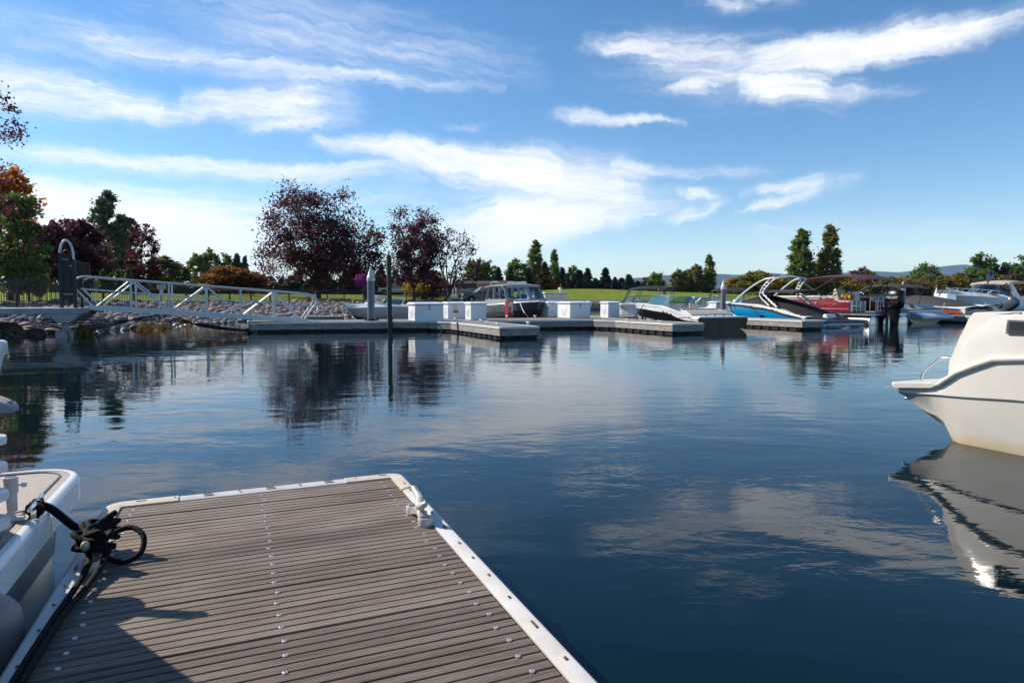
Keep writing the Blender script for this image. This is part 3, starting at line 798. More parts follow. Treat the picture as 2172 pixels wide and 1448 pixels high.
MB().prism([(ga - 6.5, GU - 1.0), (ga - .02, GU - 1.0), (ga - .02, GU + 1.7), (ga - 6.5, GU + 1.7)], 'z', GZL - .17, GZL).build('slab', CONC, land, bevel=.015)
pv_ = col_on_u(137, GU - .7)
MB().prism([(pv_ - .34, GZL - .17), (pv_ - .18, GZL - .42), (pv_ + .18, GZL - .42), (pv_ + .46, GZL - .17)], 'y', GU - .98, GU + 1.6).build('cap_beam', CONC, land)
MB().lathe([(.10, .02), (.10, GZL - .42)], (pv_, GU - .7, 0), 14).build('post', CONC, land)
MB().box((pv_, GU - .7, .02), (.46, .46, .34)).build('footing', CONC, land, bevel=.02)
IRON = mat('black_iron', (0.016, 0.017, 0.020), 0.45, 0.3, var=0.2, vscale=5)
IRONP = mat('black_perforated_panel', (0.022, 0.024, 0.03), 0.55, 0.2, var=0.25, vscale=14)
gate = empty('security_gate', (0, 0, 0), PHI, 'tall black iron security gate with a double arched top', 'gate')
gL, gR = col_on_u(131, GU - .15), col_on_u(160, GU - .15); uw = GU - .15
gH = 1.68
g = MB(); g.box((gL, uw, GZL + gH / 2), (.09, .12, gH)).build('gate_post', IRON, gate)
MB().box((gR, uw, GZL + gH / 2 - .1), (.09, .12, gH - .2)).build('gate_post', IRON, gate)
gm_ = (gL + gR) / 2; gw = (gR - gL) / 2
for rs_, hz, rad in ((1.0, gH - .12, .035), (.86, gH - .42, .028)):
    arch = [(gm_ - gw * rs_, uw, GZL + hz)] + [(gm_ - gw * rs_ * math.cos(a), uw, GZL + hz + .50 * math.sin(a)) for a in np.linspace(0, math.pi, 17)] + [(gm_ + gw * rs_, uw, GZL + hz - .3)]
    MB().tube(arch, rad, 8).build('arch_bar', ALUP if rad > .03 else IRON, gate, 60)
for (a, c, zt) in ((gL + .05, gm_ + .06, 1.62), (gm_ + .08, gR - .05, 1.42)):
    MB().box(((a + c) / 2, uw, GZL + .22 + (zt - .22) / 2), (c - a, .03, zt - .22)).build('panel', IRONP, gate)
    fr_ = MB()
    for x in (a, c): fr_.box((x, uw - .02, GZL + zt / 2 + .06), (.03, .03, zt - .1))
    for z in (.2, zt): fr_.box(((a + c) / 2, uw - .02, GZL + z), (c - a, .03, .03))
    fr_.build('panel_frame', IRON, gate)
    for z in (zt - .14, .42):
        MB().tube([(a + (c - a) * k / 12, uw - .035, GZL + z + .025 * math.sin(k / 12 * 4 * math.pi)) for k in range(13)], .008, 5).build('scroll', ALUP, gate)
wv = col_on_u(191, GU + 1.3)
MB().box((gR + .12, uw + .3, GZL + .55), (.07, .07, 1.15)).build('wing_post', IRON, gate)
MB().box((wv, GU + 1.25, GZL + .72), (.08, .08, 1.5)).build('wing_post', IRON, gate)
MB().box((wv - .18, GU + 1.25, GZL + .86), (.30, .03, 1.1)).build('wing_panel', IRONP, gate)
for z in (.25, .85, 1.42): MB().bar((gR, uw, GZL + z), (wv, GU + 1.25, GZL + z), .035, .035).build('wing_rail', IRON, gate)
# landing guard rail on the left
lr = empty('landing_rail', (0, 0, 0), PHI, 'short black picket railing on the concrete landing left of the gate', 'railing')
for x in (gL - 1.55, gL - 3.4, gL - 5.2):
    MB().box((x, GU + 1.5, GZL + .50), (.06, .06, 1.0)).build('post', IRON, lr)
for z in (.12, .88): MB().bar((gL - 6.0, GU + 1.5, GZL + z), (gL + .1, GU + 1.5, GZL + z), .03, .03).build('rail', IRON, lr)
pk = MB()
for k in range(48): pk.box((gL - 6 + k * .125, GU + 1.5, GZL + .5), (.016, .016, .84))
pk.build('pickets', IRON, lr, kind='stuff')
# cables slung under the gangway to the dock
CABLE = mat('cable_black', (0.02, 0.02, 0.022), 0.55)
for k in range(4):
    o_ = k * .075
    MB().tube(smoothpath([(ga - 1.2, GU - .5 + o_, GZL - .35 - o_), (ga + .3, GU - .3 + o_, .48 - o_), (ga + 2.0, GU + .1, .42 + o_), (ga + 3.2, GU - .1 + o_, .30 - o_ * .4), (ga + 4.4, GU - .2, .12 - o_ * .3), (ga + 5.1, GU + o_, .20 - o_), (ga + 5.6, GU + .2, .42 - o_), (gb - .95, GU + .3 + o_, .30), (gb - .55, GU + .4, .22 + o_ * .3)], 6), .017, 7).build('utility_cable', CABLE, None, 60, loc=(0, 0, 0), rz=PHI, label='black utility cable slung beneath the gangway to the dock', cat='cable', group='cables beneath the gangway')

# ================================================================ PILINGS, POST
PVC = mat('piling_sleeve_grey', (0.15, 0.165, 0.19), 0.45, var=0.12, vscale=3)
CAPM = mat('piling_cap_cream', (0.66, 0.60, 0.51), 0.5, var=0.1, vscale=5)
def piling(p, ztop, rad, label, group='grey pilings with pointed caps', hoop=True):
    o = empty('piling', (p.x, p.y, 0), PHI, label, 'piling', group)
    ch = rad * 3.2
    MB().lathe([(rad, -1.5), (rad, ztop - ch)], (0, 0, 0), 20).build('sleeve', PVC, o, 50)
    MB().lathe([(rad * 1.08, ztop - ch - rad * .9), (rad * 1.1, ztop - ch), (rad * 1.02, ztop - ch + .01), (rad * .06, ztop), (.001, ztop + .004)], (0, 0, 0), 20).build('cap', CAPM, o, 30)
    if hoop:
        MB().tube([(rad * 1.5 * math.cos(a), rad * 1.5 * math.sin(a), DZ + .05) for a in np.linspace(0, 2 * math.pi, 16, endpoint=False)], .03, 6, closed=True).build('guide_hoop', IRON, o)
        for s in (-1, 1): MB().lathe([(.001, -.03), (.05, -.03), (.05, .03), (.001, .03)], (0, 0, 0), 10, M=Matrix.Translation((s * rad * 1.6, -.06, DZ + .06)) @ Matrix.Rotation(math.pi / 2, 4, 'X')).build('roller', RUBBER, o)
    return o
def pil_px(px, ptop, pw, Y, label, hoop=True):
    p = at_y(px, 640, Y); zt = at_y(px, ptop, Y).z
    return piling(Vector((p.x, p.y, 0)), zt, pw / 2 / F * Y, label, hoop=hoop)
pil_px(787, 564, 15.5, 23.9, 'stout grey piling with pointed cream cap in front of the hanging flowers')
pil_px(675, 645, 7.5, 44, 'short grey piling by a small float near the gangway foot', False)
pil_px(1534, 592, 10.5, 31, 'grey piling rising between the bowrider and the blue boat')
pil_px(1914, 596, 10.5, 37, 'grey piling behind the wakeboard tower of the white boat', False)
pil_px(1986, 609, 9.0, 46, 'grey piling behind the covered boat', False)
pil_px(2030, 612, 8.5, 52, 'grey piling behind the cruiser bow rail', False)
pil_px(2096, 614, 8.0, 56, 'grey piling behind the cruiser radar arch', False)
STEELR = mat('rusty_steel', (0.075, 0.06, 0.052), 0.7, 0.3, var=0.3, vscale=6)
pp = D(col_on_u(825, wf(5) - .22), wf(5) - .22)
po = empty('steel_post', (pp.x, pp.y, 0), PHI, 'tall square rusty steel post standing in the water at the walkway', 'post')
zt = at_y(825, 541, pp.y).z
MB().box((0, 0, zt / 2 - .6), (.115, .115, zt + 1.2)).build('post', STEELR, po, bevel=.006)
MB().box((.075, -.02, zt / 2 - .6), (.04, .05, zt + 1.1)).build('rail_bar', STEELR, po)
MB().tube([(.11, -.02, .45), (.11, -.02, .16), (.16, -.02, .12), (.6, 0, .12)], .012, 6).build('conduit', STEELR, po)
# small float at the bank behind the gangway
fl_p = at_z(672, 672, .25)
sf = empty('swim_float', (fl_p.x, fl_p.y, 0), PHI, 'small low wooden float with a ramp against the stone bank', 'float')
MB().box((0, 0, .14), (2.4, 1.8, .30)).build('deck', FWOOD, sf); MB().box((-1.6, 1.2, .33), (1.6, 1.0, .06), Matrix.Rotation(-.15, 3, 'Y')).build('ramp', FWOOD, sf)

# ================================================================ DOCK BOXES
def text_mesh(txt, size, depth=.002):
    cu = bpy.data.curves.new('txt', 'FONT'); cu.body = txt; cu.size = size; cu.extrude = depth; cu.align_x = 'CENTER'; cu.align_y = 'CENTER'
    tmp = bpy.data.objects.new('txt', cu); me = bpy.data.meshes.new_from_object(tmp); bpy.data.objects.remove(tmp); bpy.data.curves.remove(cu)
    return me
def text_obj(txt, size, matx, parent, M, name='lettering'):
    me = text_mesh(txt, size); me.materials.append(matx)
    o = bpy.data.objects.new(name, me); COL.objects.link(o); o.parent = parent; o.matrix_local = M; return o
NUM = mat('decal_navy', (0.01, 0.02, 0.06), 0.5)
def dock_box(px0, px1, pyb, h_px, depth, label, num=None, latch=False, slope=0.05, notice=False):
    a = at_z(px0, pyb, DZ); c = at_z(px1, pyb, DZ); Y = (a.y + c.y) / 2
    w = (c.x - a.x) * .93; h = h_px / F * Y
    o = empty('dock_box', ((a.x + c.x) / 2, Y, DZ + .002), PHI, label, 'dock box', 'white dock boxes on the walkway')
    lid = .10
    MB().box((0, depth / 2, (h - lid) / 2), (w * .95, depth * .95, h - lid), top=(1.0, 1.0)).build('body', BOXW, o, bevel=.02)
    prof = [(-.02, h - lid + .004), (depth + .02, h - lid + .004), (depth + .02, h - lid + .05), (depth * .8, h), (depth * .12, h - slope * .3), (-.02, h - lid + .05)]
    MB().prism([(y, z) for y, z in prof], 'x', -w / 2 - .02, w / 2 + .02).build('lid', BOXW, o, bevel=.02)
    if num: text_obj(num, .22, NUM, o, Matrix.Translation((0, -.005 + depth * .025, h * .72)) @ Matrix.Rotation(math.pi / 2, 4, 'X'))
    if latch: MB().box((w / 2 * .95 + .02, depth * .4, h * .66), (.05, .10, .07)).build('latch', RUBBER, o)
    else: MB().box((0, -.0, h - lid - .03), (.09, .03, .06)).build('latch', ALU, o)
    if notice: MB().box((-w * .12, -.003 + depth * .02, h * .62), (.22, .012, .26)).build('notice', VINYLW, o); MB().box((-w * .10, -.004 + depth * .02, h * .42), (.20, .014, .10)).build('glove', mat('ochre_decal', (.25, .17, .03), .7), o)
    MB().tube([(-w * .475 - .01, depth * .3, h * .6), (-w * .475 - .03, depth * .4, h * .2), (-w * .475 - .02, depth * .5, h * .18), (-w * .475 - .01, depth * .6, h * .5)], .005, 5).build('cord', RUBBER if latch else ALU, o)
    return o
dock_box(876, 947, 681, 40, 1.05, 'big white dock box numbered 2 beside the rusty steel post', '2', True)
dock_box(947, 996, 676, 36, .8, 'white dock box with a paper notice and yellow mark on its front', None, False, notice=True)
dock_box(996, 1036, 679, 39, .7, 'plain white dock box left of the grey cabin boat', None, True)
dock_box(1160, 1192, 672, 33, .8, 'white dock box just right of the grey cabin boat bow', None, False)
dock_box(1204, 1259, 675, 36, 1.2, 'white dock box numbered 5 at the base of a dock finger', '5', True)
dock_box(1287, 1318, 674, 35, .7, 'white dock box with a hanging cord beside the bowrider bow', None, True)
dock_box(1478, 1522, 663, 23, .8, 'white dock box half hidden behind the bowrider cockpit', None, True)
dock_box(1515, 1545, 664, 25, .7, 'white dock box next to the piling by the blue bow', None, True)
# fire extinguisher cabinet
fp = at_z(1083, 673, DZ)
fc = empty('fire_cabinet', (fp.x, fp.y, DZ + .002), PHI + .06, 'red fire extinguisher cabinet on the walkway before the grey cabin boat', 'fire cabinet')
REDC = mat('cabinet_red', (0.45, 0.012, 0.02), 0.4)
w, h = .30, 35 / F * fp.y
MB().box((0, .13, h / 2), (w, .22, h)).build('case', REDC, fc, bevel=.012)
fb = MB()
for x in (-w / 2 + .02, w / 2 - .02): fb.box((x, .01, h * .55), (.035, .03, h * .85))
for z in (h * .13, h * .97): fb.box((0, .01, z), (w, .03, .05))
fb.build('door_frame', REDC, fc)
MB().box((0, .016, h * .58), (w - .08, .006, h * .74)).build('recess', DARK, fc)
MB().lathe([(.001, .15), (.055, .15), (.055, h * .5), (.03, h * .58), (.015, h * .62), (.015, h * .66), (.001, h * .66)], (0, -.02, 0), 12).build('extinguisher', REDC, fc)
MB().box((0, -.078, h * .42), (.06, .004, .12)).build('sticker', VINYLW, fc)
MB().box((0, .0, h * .58), (w - .09, .004, h * .72)).build('pane', GLASS, fc)
# ================================================================ BOATS  (local: x forward, y to port, z up, origin at transom on the waterline)
A_OUT = math.atan2(U.y, U.x)               # bow away along the fingers
A_IN = A_OUT + math.pi                     # bow towards us along the fingers
A_LEFT = PHI + math.pi                     # bow to the left along the walkway
def interp(t, tab):
    return float(np.interp(t, [a for a, _ in tab], [b_ for _, b_ in tab]))
def smooth_tab(t, tab):
    xs_ = [a for a, _ in tab]
    for i in range(len(tab) - 1):
        if t <= xs_[i + 1]:
            k = (t - xs_[i]) / (xs_[i + 1] - xs_[i]); k = k * k * (3 - 2 * k) * .5 + k * .5
            return tab[i][1] + (tab[i + 1][1] - tab[i][1]) * k
    return tab[-1][1]
class Hull:
    def __init__(s, L, B, sheer, stripe, rake=.8, draft=.28, chine=(.05, .34), full=2.3, t0=.45, stern=.94, flare=.9):
        s.L, s.B, s.sheer, s.stripe, s.rake, s.draft, s.chine, s.full, s.t0, s.stern, s.flare = L, B, sheer, stripe, rake, draft, chine, full, t0, stern, flare
    def w(s, t):
        k = 1 if t < s.t0 else 1 - ((t - s.t0) / (1 - s.t0)) ** s.full
        return s.B / 2 * max(0.0, k) * (s.stern + (1 - s.stern) * min(1, t / .3))
    def zs(s, t): return smooth_tab(t, s.sheer)
    def zk(s, t): return -s.draft * (1 - t ** 4) + s.zs(1) * .30 * t ** 7
    def xz(s, t, z):
        k = max(0, min(1, (z - s.zk(t)) / max(.01, s.zs(t) - s.zk(t))))
        return s.L * t - s.rake * (1 - k) * t ** 5
    def ring(s, t):
        w = s.w(t); zs = s.zs(t); zk = s.zk(t)
        zc = min(zs - .1, s.chine[0] + (s.chine[1] - s.chine[0]) * t ** 3); zt = min(zs - .03, smooth_tab(t, s.stripe)); zt = max(zt, zc + .02)
        pts = [(0, zk), (w * .80 * (1 - .25 * t ** 3), zc), (w * (s.flare + (1 - s.flare) * .55), (zc + zt) / 2), (w * (s.flare + (1 - s.flare) * .9), zt), (w, zs)]
        P = [(s.xz(t, z), y, z) for y, z in pts]
        return P[::-1] + [(x, -y, z) for x, y, z in P[1:]]
    def build(s, o, mats, rub=WHITE, n=18, name='hull'):
        T = [i / n for i in range(n)] + [.97, .99, 1.0]
        rings = [s.ring(t) for t in T]
        mb = MB(); mb.loft(rings, closed=False, band=[2, 1, 1, 0, 0, 1, 1, 2])
        mb.add(rings[0], [tuple(range(9))], 1)
        mb.build(name, mats, o, 35)
        for sd in (1, -1):
            MB().tube([(s.L * t, sd * (s.w(t) + .008), s.zs(t)) for t in T], .022, 6).build('rub_rail', rub, o, 60)
    def deck(s, o, cockpit, floor, mats, crown=.10, inset=.14, name='deck'):
        T = sorted(set([i / 20 for i in range(21)] + [.99] + [a for c in cockpit for a in c]))
        rings = []
        def rg(t, open_):
            w = s.w(t); z = s.zs(t) + .01; i_ = min(inset, w * .5); x = s.L * t
            if open_: inn = [(x, w - i_ - .03, floor), (x, 0, floor)]
            else: inn = [(x, (w - i_) * .55, z + crown * .85), (x, 0, z + crown)]
            L_ = [(x, w, z), (x, w - i_ * .5, z + .035), (x, w - i_, z + .04)] + inn
            return L_ + [(a, -b_, c) for a, b_, c in L_[:-1][::-1]]
        for t in T:
            op = any(a < t < c for a, c in cockpit); st = any(abs(t - a) < 1e-9 for a, _ in cockpit); en = any(abs(t - c) < 1e-9 for _, c in cockpit)
            if st: rings += [rg(t, False), rg(t, True)]
            elif en: rings += [rg(t, True), rg(t, False)]
            else: rings.append(rg(t, op))
        mb = MB(); mb.loft(rings, closed=False); mb.build(name, mats, o, 35)
def windshield(o, base, h, rake, inward, glass, frame, thick=.016, vent=()):
    top = [(x - rake, y * inward, z + h) for x, y, z in base]
    for i in range(len(base) - 1):
        MB().quad(base[i], base[i + 1], top[i + 1], top[i]).build('pane', glass, o, None)
    f = MB(); f.tube(base, thick, 6); f.tube(top, thick, 6)
    for a, c in zip(base, top): f.tube([a, c], thick, 6)
    f.build('windshield_frame', frame, o, 60)
def seat(o, x, y, z, w, d, h, m, name='seat'):
    e = MB(); e.box((x, y, z + h * .25), (d, w, h * .5)); e.box((x - d * .42, y, z + h * .7), (d * .2, w, h * .75))
    return e.build(name, m, o, bevel=.03)
def bimini(o, x0, x1, w, z, m, crown=.12, drop=.10, n=9, name='canopy', thick=.02):
    r1 = []; r2 = []
    for i in range(n):
        t_ = i / (n - 1); x = x0 + (x1 - x0) * t_; zc = z + crown * math.sin(math.pi * min(1, .12 + t_ * .8)) - (drop if i in (0, n - 1) else 0)
        r1.append([(x, w / 2 * k, zc - .10 * abs(k) ** 2.5) for k in (-1, -.85, -.5, 0, .5, .85, 1)])
    rings = [a + [(p[0], p[1], p[2] - thick) for p in a[::-1]] for a in r1]
    return MB().loft(rings, True, True).build(name, m, o, 50)
def outboard(o, loc, m, s=1.0, tilt=0.0, text=None, name='outboard_motor', tm=None):
    e = empty(name, loc, 0, parent=o); e.rotation_euler = (0, tilt, 0); e.scale = (s, s, s)
    rings = []
    for z, w, x0, x1 in ((0.42, .13, -.30, .12), (.46, .17, -.36, .16), (.62, .185, -.40, .18), (.82, .18, -.41, .17), (.95, .15, -.38, .12), (1.0, .10, -.30, .05), (1.01, .04, -.22, -.02)):
        c = (x0 + x1) / 2; l = (x1 - x0) / 2
        rings.append([(c + l * (abs(math.cos(a)) ** .7) * (1 if math.cos(a) > 0 else -1), w * (abs(math.sin(a)) ** .7) * (1 if math.sin(a) > 0 else -1), z) for a in np.linspace(0, 2 * math.pi, 20, endpoint=False)])
    MB().loft(rings, True, True).build('cowling', m, e, 50)
    MB().loft([[(-.12 + l * math.cos(a), w * math.sin(a), z) for a in np.linspace(0, 2 * math.pi, 14, endpoint=False)] for z, w, l in ((.44, .12, .2), (.2, .09, .15), (-.1, .06, .13), (-.3, .04, .12))], True, True).build('leg', m, e, 50)
    MB().box((-.18, 0, -.12), (.42, .26, .025)).build('cavitation_plate', m, e)
    MB().lathe([(.001, -.22), (.055, -.1), (.06, .1), (.03, .24), (.001, .26)], (0, 0, 0), 10, M=Matrix.Translation((-.14, 0, -.34)) @ Matrix.Rotation(math.pi / 2, 4, 'Y')).build('gearcase', m, e)
    MB().box((.14, 0, .30), (.10, .22, .34)).build('bracket', m, e)
    if text:
        for sd in (1, -1):
            M = Matrix.Translation((-.12, sd * .19, .76)) @ Matrix.Rotation(0 if sd < 0 else math.pi, 4, 'Z') @ Matrix.Rotation(math.pi / 2, 4, 'X')
            text_obj(text, .10, tm, e, M)
        MB().box((-.12, .186, .62), (.46, .008, .02)).build('stripe', RED, e)
    return e
def place(px, py, z, rz, name, label, cat, group=None, dv=0, du=0):
    p = at_z(px, py, z) + V * dv + U * du
    return empty(name, (p.x, p.y, 0), rz, label, cat, group)

# ---------------------------------------------------------------- black and white bowrider
pA = D(16.85, 19.35)
bo = empty('bowrider_boat', (pA.x, pA.y, 0), A_OUT, 'black and white open bowrider with tan seats moored along the finger', 'boat')
H = Hull(5.75, 2.5, [(0, .40), (.07, .42), (.20, .62), (.40, .84), (.65, .90), (1, .86)], [(0, .30), (.12, .33), (.35, .62), (.65, .74), (1, .74)], rake=.95)
H.build(bo, [WHITE, BLACK, WHITE]); H.deck(bo, [(.20, .58), (.70, .92)], .30, WHITE, crown=.05)
MB().box((.30, 0, .455), (.66, 2.25, .07)).build('swim_platform', WHITE, bo, bevel=.03)
MB().prism([(.55, .42), (1.3, .42), (1.3, .72), (.95, .70), (.62, .56)], 'y', -1.0, 1.0).build('sun_pad', VINYL, bo, bevel=.04)
for y in (-.5, .5): seat(bo, 2.55, y, .30, .45, .45, .62, VINYL)
seat(bo, 1.55, 0, .30, 1.8, .5, .44, VINYL, 'bench_seat')
MB().prism([(3.05, .32), (3.40, .32), (3.35, .82), (3.15, .80)], 'y', .28, .95).build('dash', GREYP, bo, bevel=.02)
MB().prism([(3.05, .32), (3.40, .32), (3.35, .82), (3.15, .80)], 'y', -.95, -.28).build('dash', WHITE, bo, bevel=.02)
MB().tube([(3.0 - .06 * math.sin(a), -.6 + .16 * math.cos(a), .78 + .14 * math.sin(a)) for a in np.linspace(0, 2 * math.pi, 14, endpoint=False)], .014, 6, closed=True).build('steering_wheel', RUBBER, bo)
windshield(bo, [(2.35, 1.10, .82), (3.55, .98, .86), (3.85, .32, .90), (3.85, -.32, .90), (3.55, -.98, .86), (2.35, -1.10, .82)], .40, .30, .90, GLASST, STEEL)
for k in range(3): MB().prism([(0, 0), (.14, .04), (.10, .10), (.03, .05)], 'y', 0, .012, M=Matrix.Translation((1.45 + k * .25, 1.245, .50 + k * .045))).build('hull_vent', GREYP, bo)
MB().prism([(0, 0), (1.5, .16), (2.0, .22), (1.2, .05), (.6, -.03)], 'y', 0, .01, M=Matrix.Translation((2.6, 1.205, .30)) @ Matrix.Rotation(-.03, 4, 'Z')).build('side_graphic', mat('decal_silver', (.5, .48, .55), .3, .4), bo)
MB().lathe([(.001, -.14), (.05, -.12), (.05, .12), (.001, .14)], (3.4, 1.28, .34), 10).build('fender', RUBBER, bo, 50)
for k in range(5): MB().box((-.004, -.8 + k * .4, .52), (.02, .08, .03)).build('stern_fitting', NUM, bo)
MB().box((.02, .05, .12), (.06, .3, .34)).build('outdrive', BLACK, bo, bevel=.03)
for (x, y) in ((3.4, 1.22), (.35, 1.15)):
    MB().tube(smoothpath([(x, y, H.zs(x / 5.75) + .03), (x + .2, y + .25, .45), (x + .45, y + .65, DZ + .03)], 5), .014, 6).build('dock_line', ROPE, bo)

# ---------------------------------------------------------------- generic white runabout with black tower (moored behind, bow left)
def tower_boat(loc, rz, label, hullm, L=6.2, canopy=CANVAS, tower=GREYP, lowtower=False, name='wakeboard_boat'):
    o = empty(name, loc, rz, label, 'boat')
    H = Hull(L, 2.45, [(0, .62), (.3, .78), (.7, .88), (1, .86)], [(0, .30), (.5, .5), (1, .62)], rake=1.0)
    H.build(o, hullm); H.deck(o, [(.14, .56), (.70, .92)], .35, WHITE, crown=.06)
    MB().box((-.30, 0, .32), (.65, 2.1, .07)).build('swim_platform', WHITE, o, bevel=.03)
    windshield(o, [(L * .38, 1.05, .86), (L * .60, .9, .93), (L * .66, .3, .96), (L * .66, -.3, .96), (L * .60, -.9, .93), (L * .38, -1.05, .86)], .36, .32, .88, GLASS, tower)
    for y in (-.5, .5): seat(o, L * .42, y, .35, .55, .6, .7, VINYL)
    seat(o, L * .2, 0, .35, 1.8, .5, .55, VINYL, 'bench_seat')
    for sd in (1, -1):
        tw = MB()
        tw.tube(smoothpath([(L * .56, sd * 1.10, .84), (L * .49, sd * 1.06, 1.25), (L * .42, sd * .98, 1.66), (L * .37, sd * .92, 1.74)], 4), .032, 7)
        tw.tube(smoothpath([(L * .49, sd * 1.12, .82), (L * .44, sd * 1.06, 1.25), (L * .40, sd * .98, 1.62)], 4), .026, 7)
        for k in range(3): tw.tube([(L * (.545 - .05 * k), sd * 1.09, 1.0 + .22 * k), (L * (.485 - .037 * k), sd * 1.09, .98 + .22 * k)], .018, 6)
        tw.build('tower_leg', tower, o, 60)
    MB().tube([(L * .37, .92, 1.74), (L * .36, .5, 1.79), (L * .36, -.5, 1.79), (L * .37, -.92, 1.74)], .032, 7).build('tower_bar', tower, o, 60)
    bimini(o, L * .10, L * .46, 2.0, 1.76, canopy)
    st = MB()
    for sd in (1, -1): st.tube([(L * .18, sd * 1.05, .8), (L * .14, sd * .95, 1.72)], .018, 6); st.tube([(L * .36, sd * 1.05, .84), (L * .16, sd * .95, 1.70)], .016, 6)
    st.build('canopy_struts', tower, o)
    return o, H
def bow_at(px, Y, rz, L): p = at_y(px, 640, Y); return Vector((p.x - math.cos(rz) * L, p.y - math.sin(rz) * L, 0))
A_LN = A_LEFT + .62
w1, _ = tower_boat(bow_at(1319, 32.6, A_LN, 6.2), A_LN, 'white runabout with black tower moored behind the bowrider, small flag on it', [WHITE, WHITE, WHITE])
def flag(parent, base, h, w, hh, sway, name='flag', lean=(0, 0)):
    f = empty(name, base, 0, parent=parent) if parent else None
    MB().tube([(0, 0, 0), (lean[0], lean[1], h)], .012, 6).build('flag_pole', ALU, f)
    FR = mat('flag_red', (.42, .03, .05), .7); FW = mat('flag_white', (.72, .70, .68), .7); FB = mat('flag_blue', (.02, .04, .16), .7)
    nx_, nz_ = 10, 13; mb = MB()
    def P(i, j):
        s = i / nx_; q = j / nz_
        return (lean[0] * (1 - q * .4) + sway[0] * s * w, lean[1] * (1 - q * .4) + sway[1] * s * w + .06 * w * math.sin(s * 7 + q), h - q * hh - sway[2] * s * w)
    for i in range(nx_):
        for j in range(nz_):
            m_ = 2 if (i < 4 and j < 7) else (0 if j % 2 == 0 else 1)
            mb.quad(P(i, j), P(i + 1, j), P(i + 1, j + 1), P(i, j + 1), m_)
    mb.build('flag_cloth', [FR, FW, FB], f, 60)
    return f
flag(w1, (3.5, .95, 1.15), .55, .35, .28, (-.3, 0, .9))
tower_boat(bow_at(1512, 38.5, A_LN, 6.2), A_LN, 'white runabout with black sunshade moored behind the blue boat bow', [WHITE, BLUE, WHITE], name='wakeboard_boat')

# ---------------------------------------------------------------- blue boat with black cover and white tower
pB = D(22.55, 19.7)
bb = empty('wake_boat', (pB.x, pB.y, 0), A_OUT, 'bright blue and white boat under a black cover with a tall white tower', 'boat')
H = Hull(6.2, 2.55, [(0, .36), (.08, .44), (.22, .66), (.45, .86), (.75, .94), (1, .94)], [(0, .28), (.12, .38), (.35, .66), (.65, .80), (1, .84)], rake=1.05)
H.build(bb, [WHITE, BLUE, WHITE]); H.deck(bb, [(.78, .80)], .5, WHITE, crown=.08)
for sd in (1,):
    pts_ = [H.ring(t)[1] for t in np.linspace(.03, .97, 24)]
    MB().loft([[(x, y + .012, z), (x, y + .006 + .03, z + .09)] for x, y, z in pts_], closed=False).build('side_stripe', GREYP, bb)
MB().box((-.50, 0, .26), (1.05, 2.3, .10)).build('swim_platform', GREYP, bb, bevel=.03)
MB().box((-.45, 0, .13), (.95, 2.1, .16)).build('platform_base', BLUE, bb, bevel=.03)
rings = []
for x, z, w_ in ((.05, .42, 1.05), (.35, .62, 1.15), (.9, .82, 1.18), (1.5, .98, 1.18), (2.2, 1.12, 1.18), (2.9, 1.28, 1.15), (3.35, 1.34, 1.1), (3.9, 1.20, 1.0), (4.4, 1.04, .85)):
    zb = H.zs(max(0, x) / 6.2) + .0
    rings.append([(x + (.05 if abs(k) > .9 else 0), w_ * k, zb + (z - zb) * (1 - abs(k) ** 2.2) + .015 * math.sin(x * 9 + k * 5)) for k in (-1.02, -.95, -.8, -.5, -.2, 0, .2, .5, .8, .95, 1.02)])
MB().loft(rings, closed=False).build('mooring_cover', CANVAS, bb, 60)
MB().loft([[(x, 1.2 * k, z - .5 * abs(k) ** 3 * .3) for k in (-1, -.6, 0, .6, 1)] for x, z in ((.3, .60), (0, .46), (-.35, .40), (-.6, .34))], closed=False).build('cover_tail', CANVAS, bb, 60)
for sd in (1, -1):
    tw = MB()
    tw.tube(smoothpath([(4.35, sd * 1.03, .98), (3.9, sd * 1.03, 1.30), (3.2, sd * .98, 1.72), (2.6, sd * .9, 2.0), (2.1, sd * .80, 2.07)], 5), .036, 8)
    tw.tube(smoothpath([(1.55, sd * 1.17, .80), (2.05, sd * 1.12, 1.10), (2.45, sd * 1.08, 1.42), (2.35, sd * 1.0, 1.65), (2.0, sd * .92, 1.98), (1.85, sd * .8, 2.04)], 5), .036, 8)
    tw.tube(smoothpath([(2.0, sd * 1.17, .86), (2.55, sd * 1.12, 1.22), (2.62, sd * 1.08, 1.45), (2.5, sd * 1.0, 1.75), (2.25, sd * .92, 2.0)], 5), .028, 7)
    for k in range(5):
        a = (1.65 + .17 * k, sd * 1.15, .90 + .115 * k); tw.tube([a, (a[0] + .27 - .02 * k, a[1] * .99, a[2] + .06)], .02, 6)
    for k in range(3): tw.tube([(2.38 - .1 * k, sd * 1.0, 1.6 + .12 * k), (2.6 - .1 * k, sd * 1.0, 1.62 + .12 * k)], .02, 6)
    tw.build('tower_leg', WHITE, bb, 60)
MB().tube([(2.1, .80, 2.07), (2.08, .3, 2.14), (2.08, -.3, 2.14), (2.1, -.80, 2.07)], .034, 8).build('tower_bar', WHITE, bb, 60)
MB().tube([(1.85, .80, 2.04), (1.83, .3, 2.10), (1.83, -.3, 2.10), (1.85, -.80, 2.04)], .034, 8).build('tower_bar', WHITE, bb, 60)
bimini(bb, .9, 3.3, 1.9, 1.52, CANVASG, crown=.05, drop=.02, name='folded_canopy', thick=.05)
MB().loft([[(4.6 + r_ * .22 * math.cos(a), 1.22 + .012 * (1 - r_), .60 + r_ * .075 * math.sin(a)) for a in np.linspace(0, 2 * math.pi, 16, endpoint=False)] for r_ in (1, .0001)], True).build('port_light_ring', STEEL, bb)
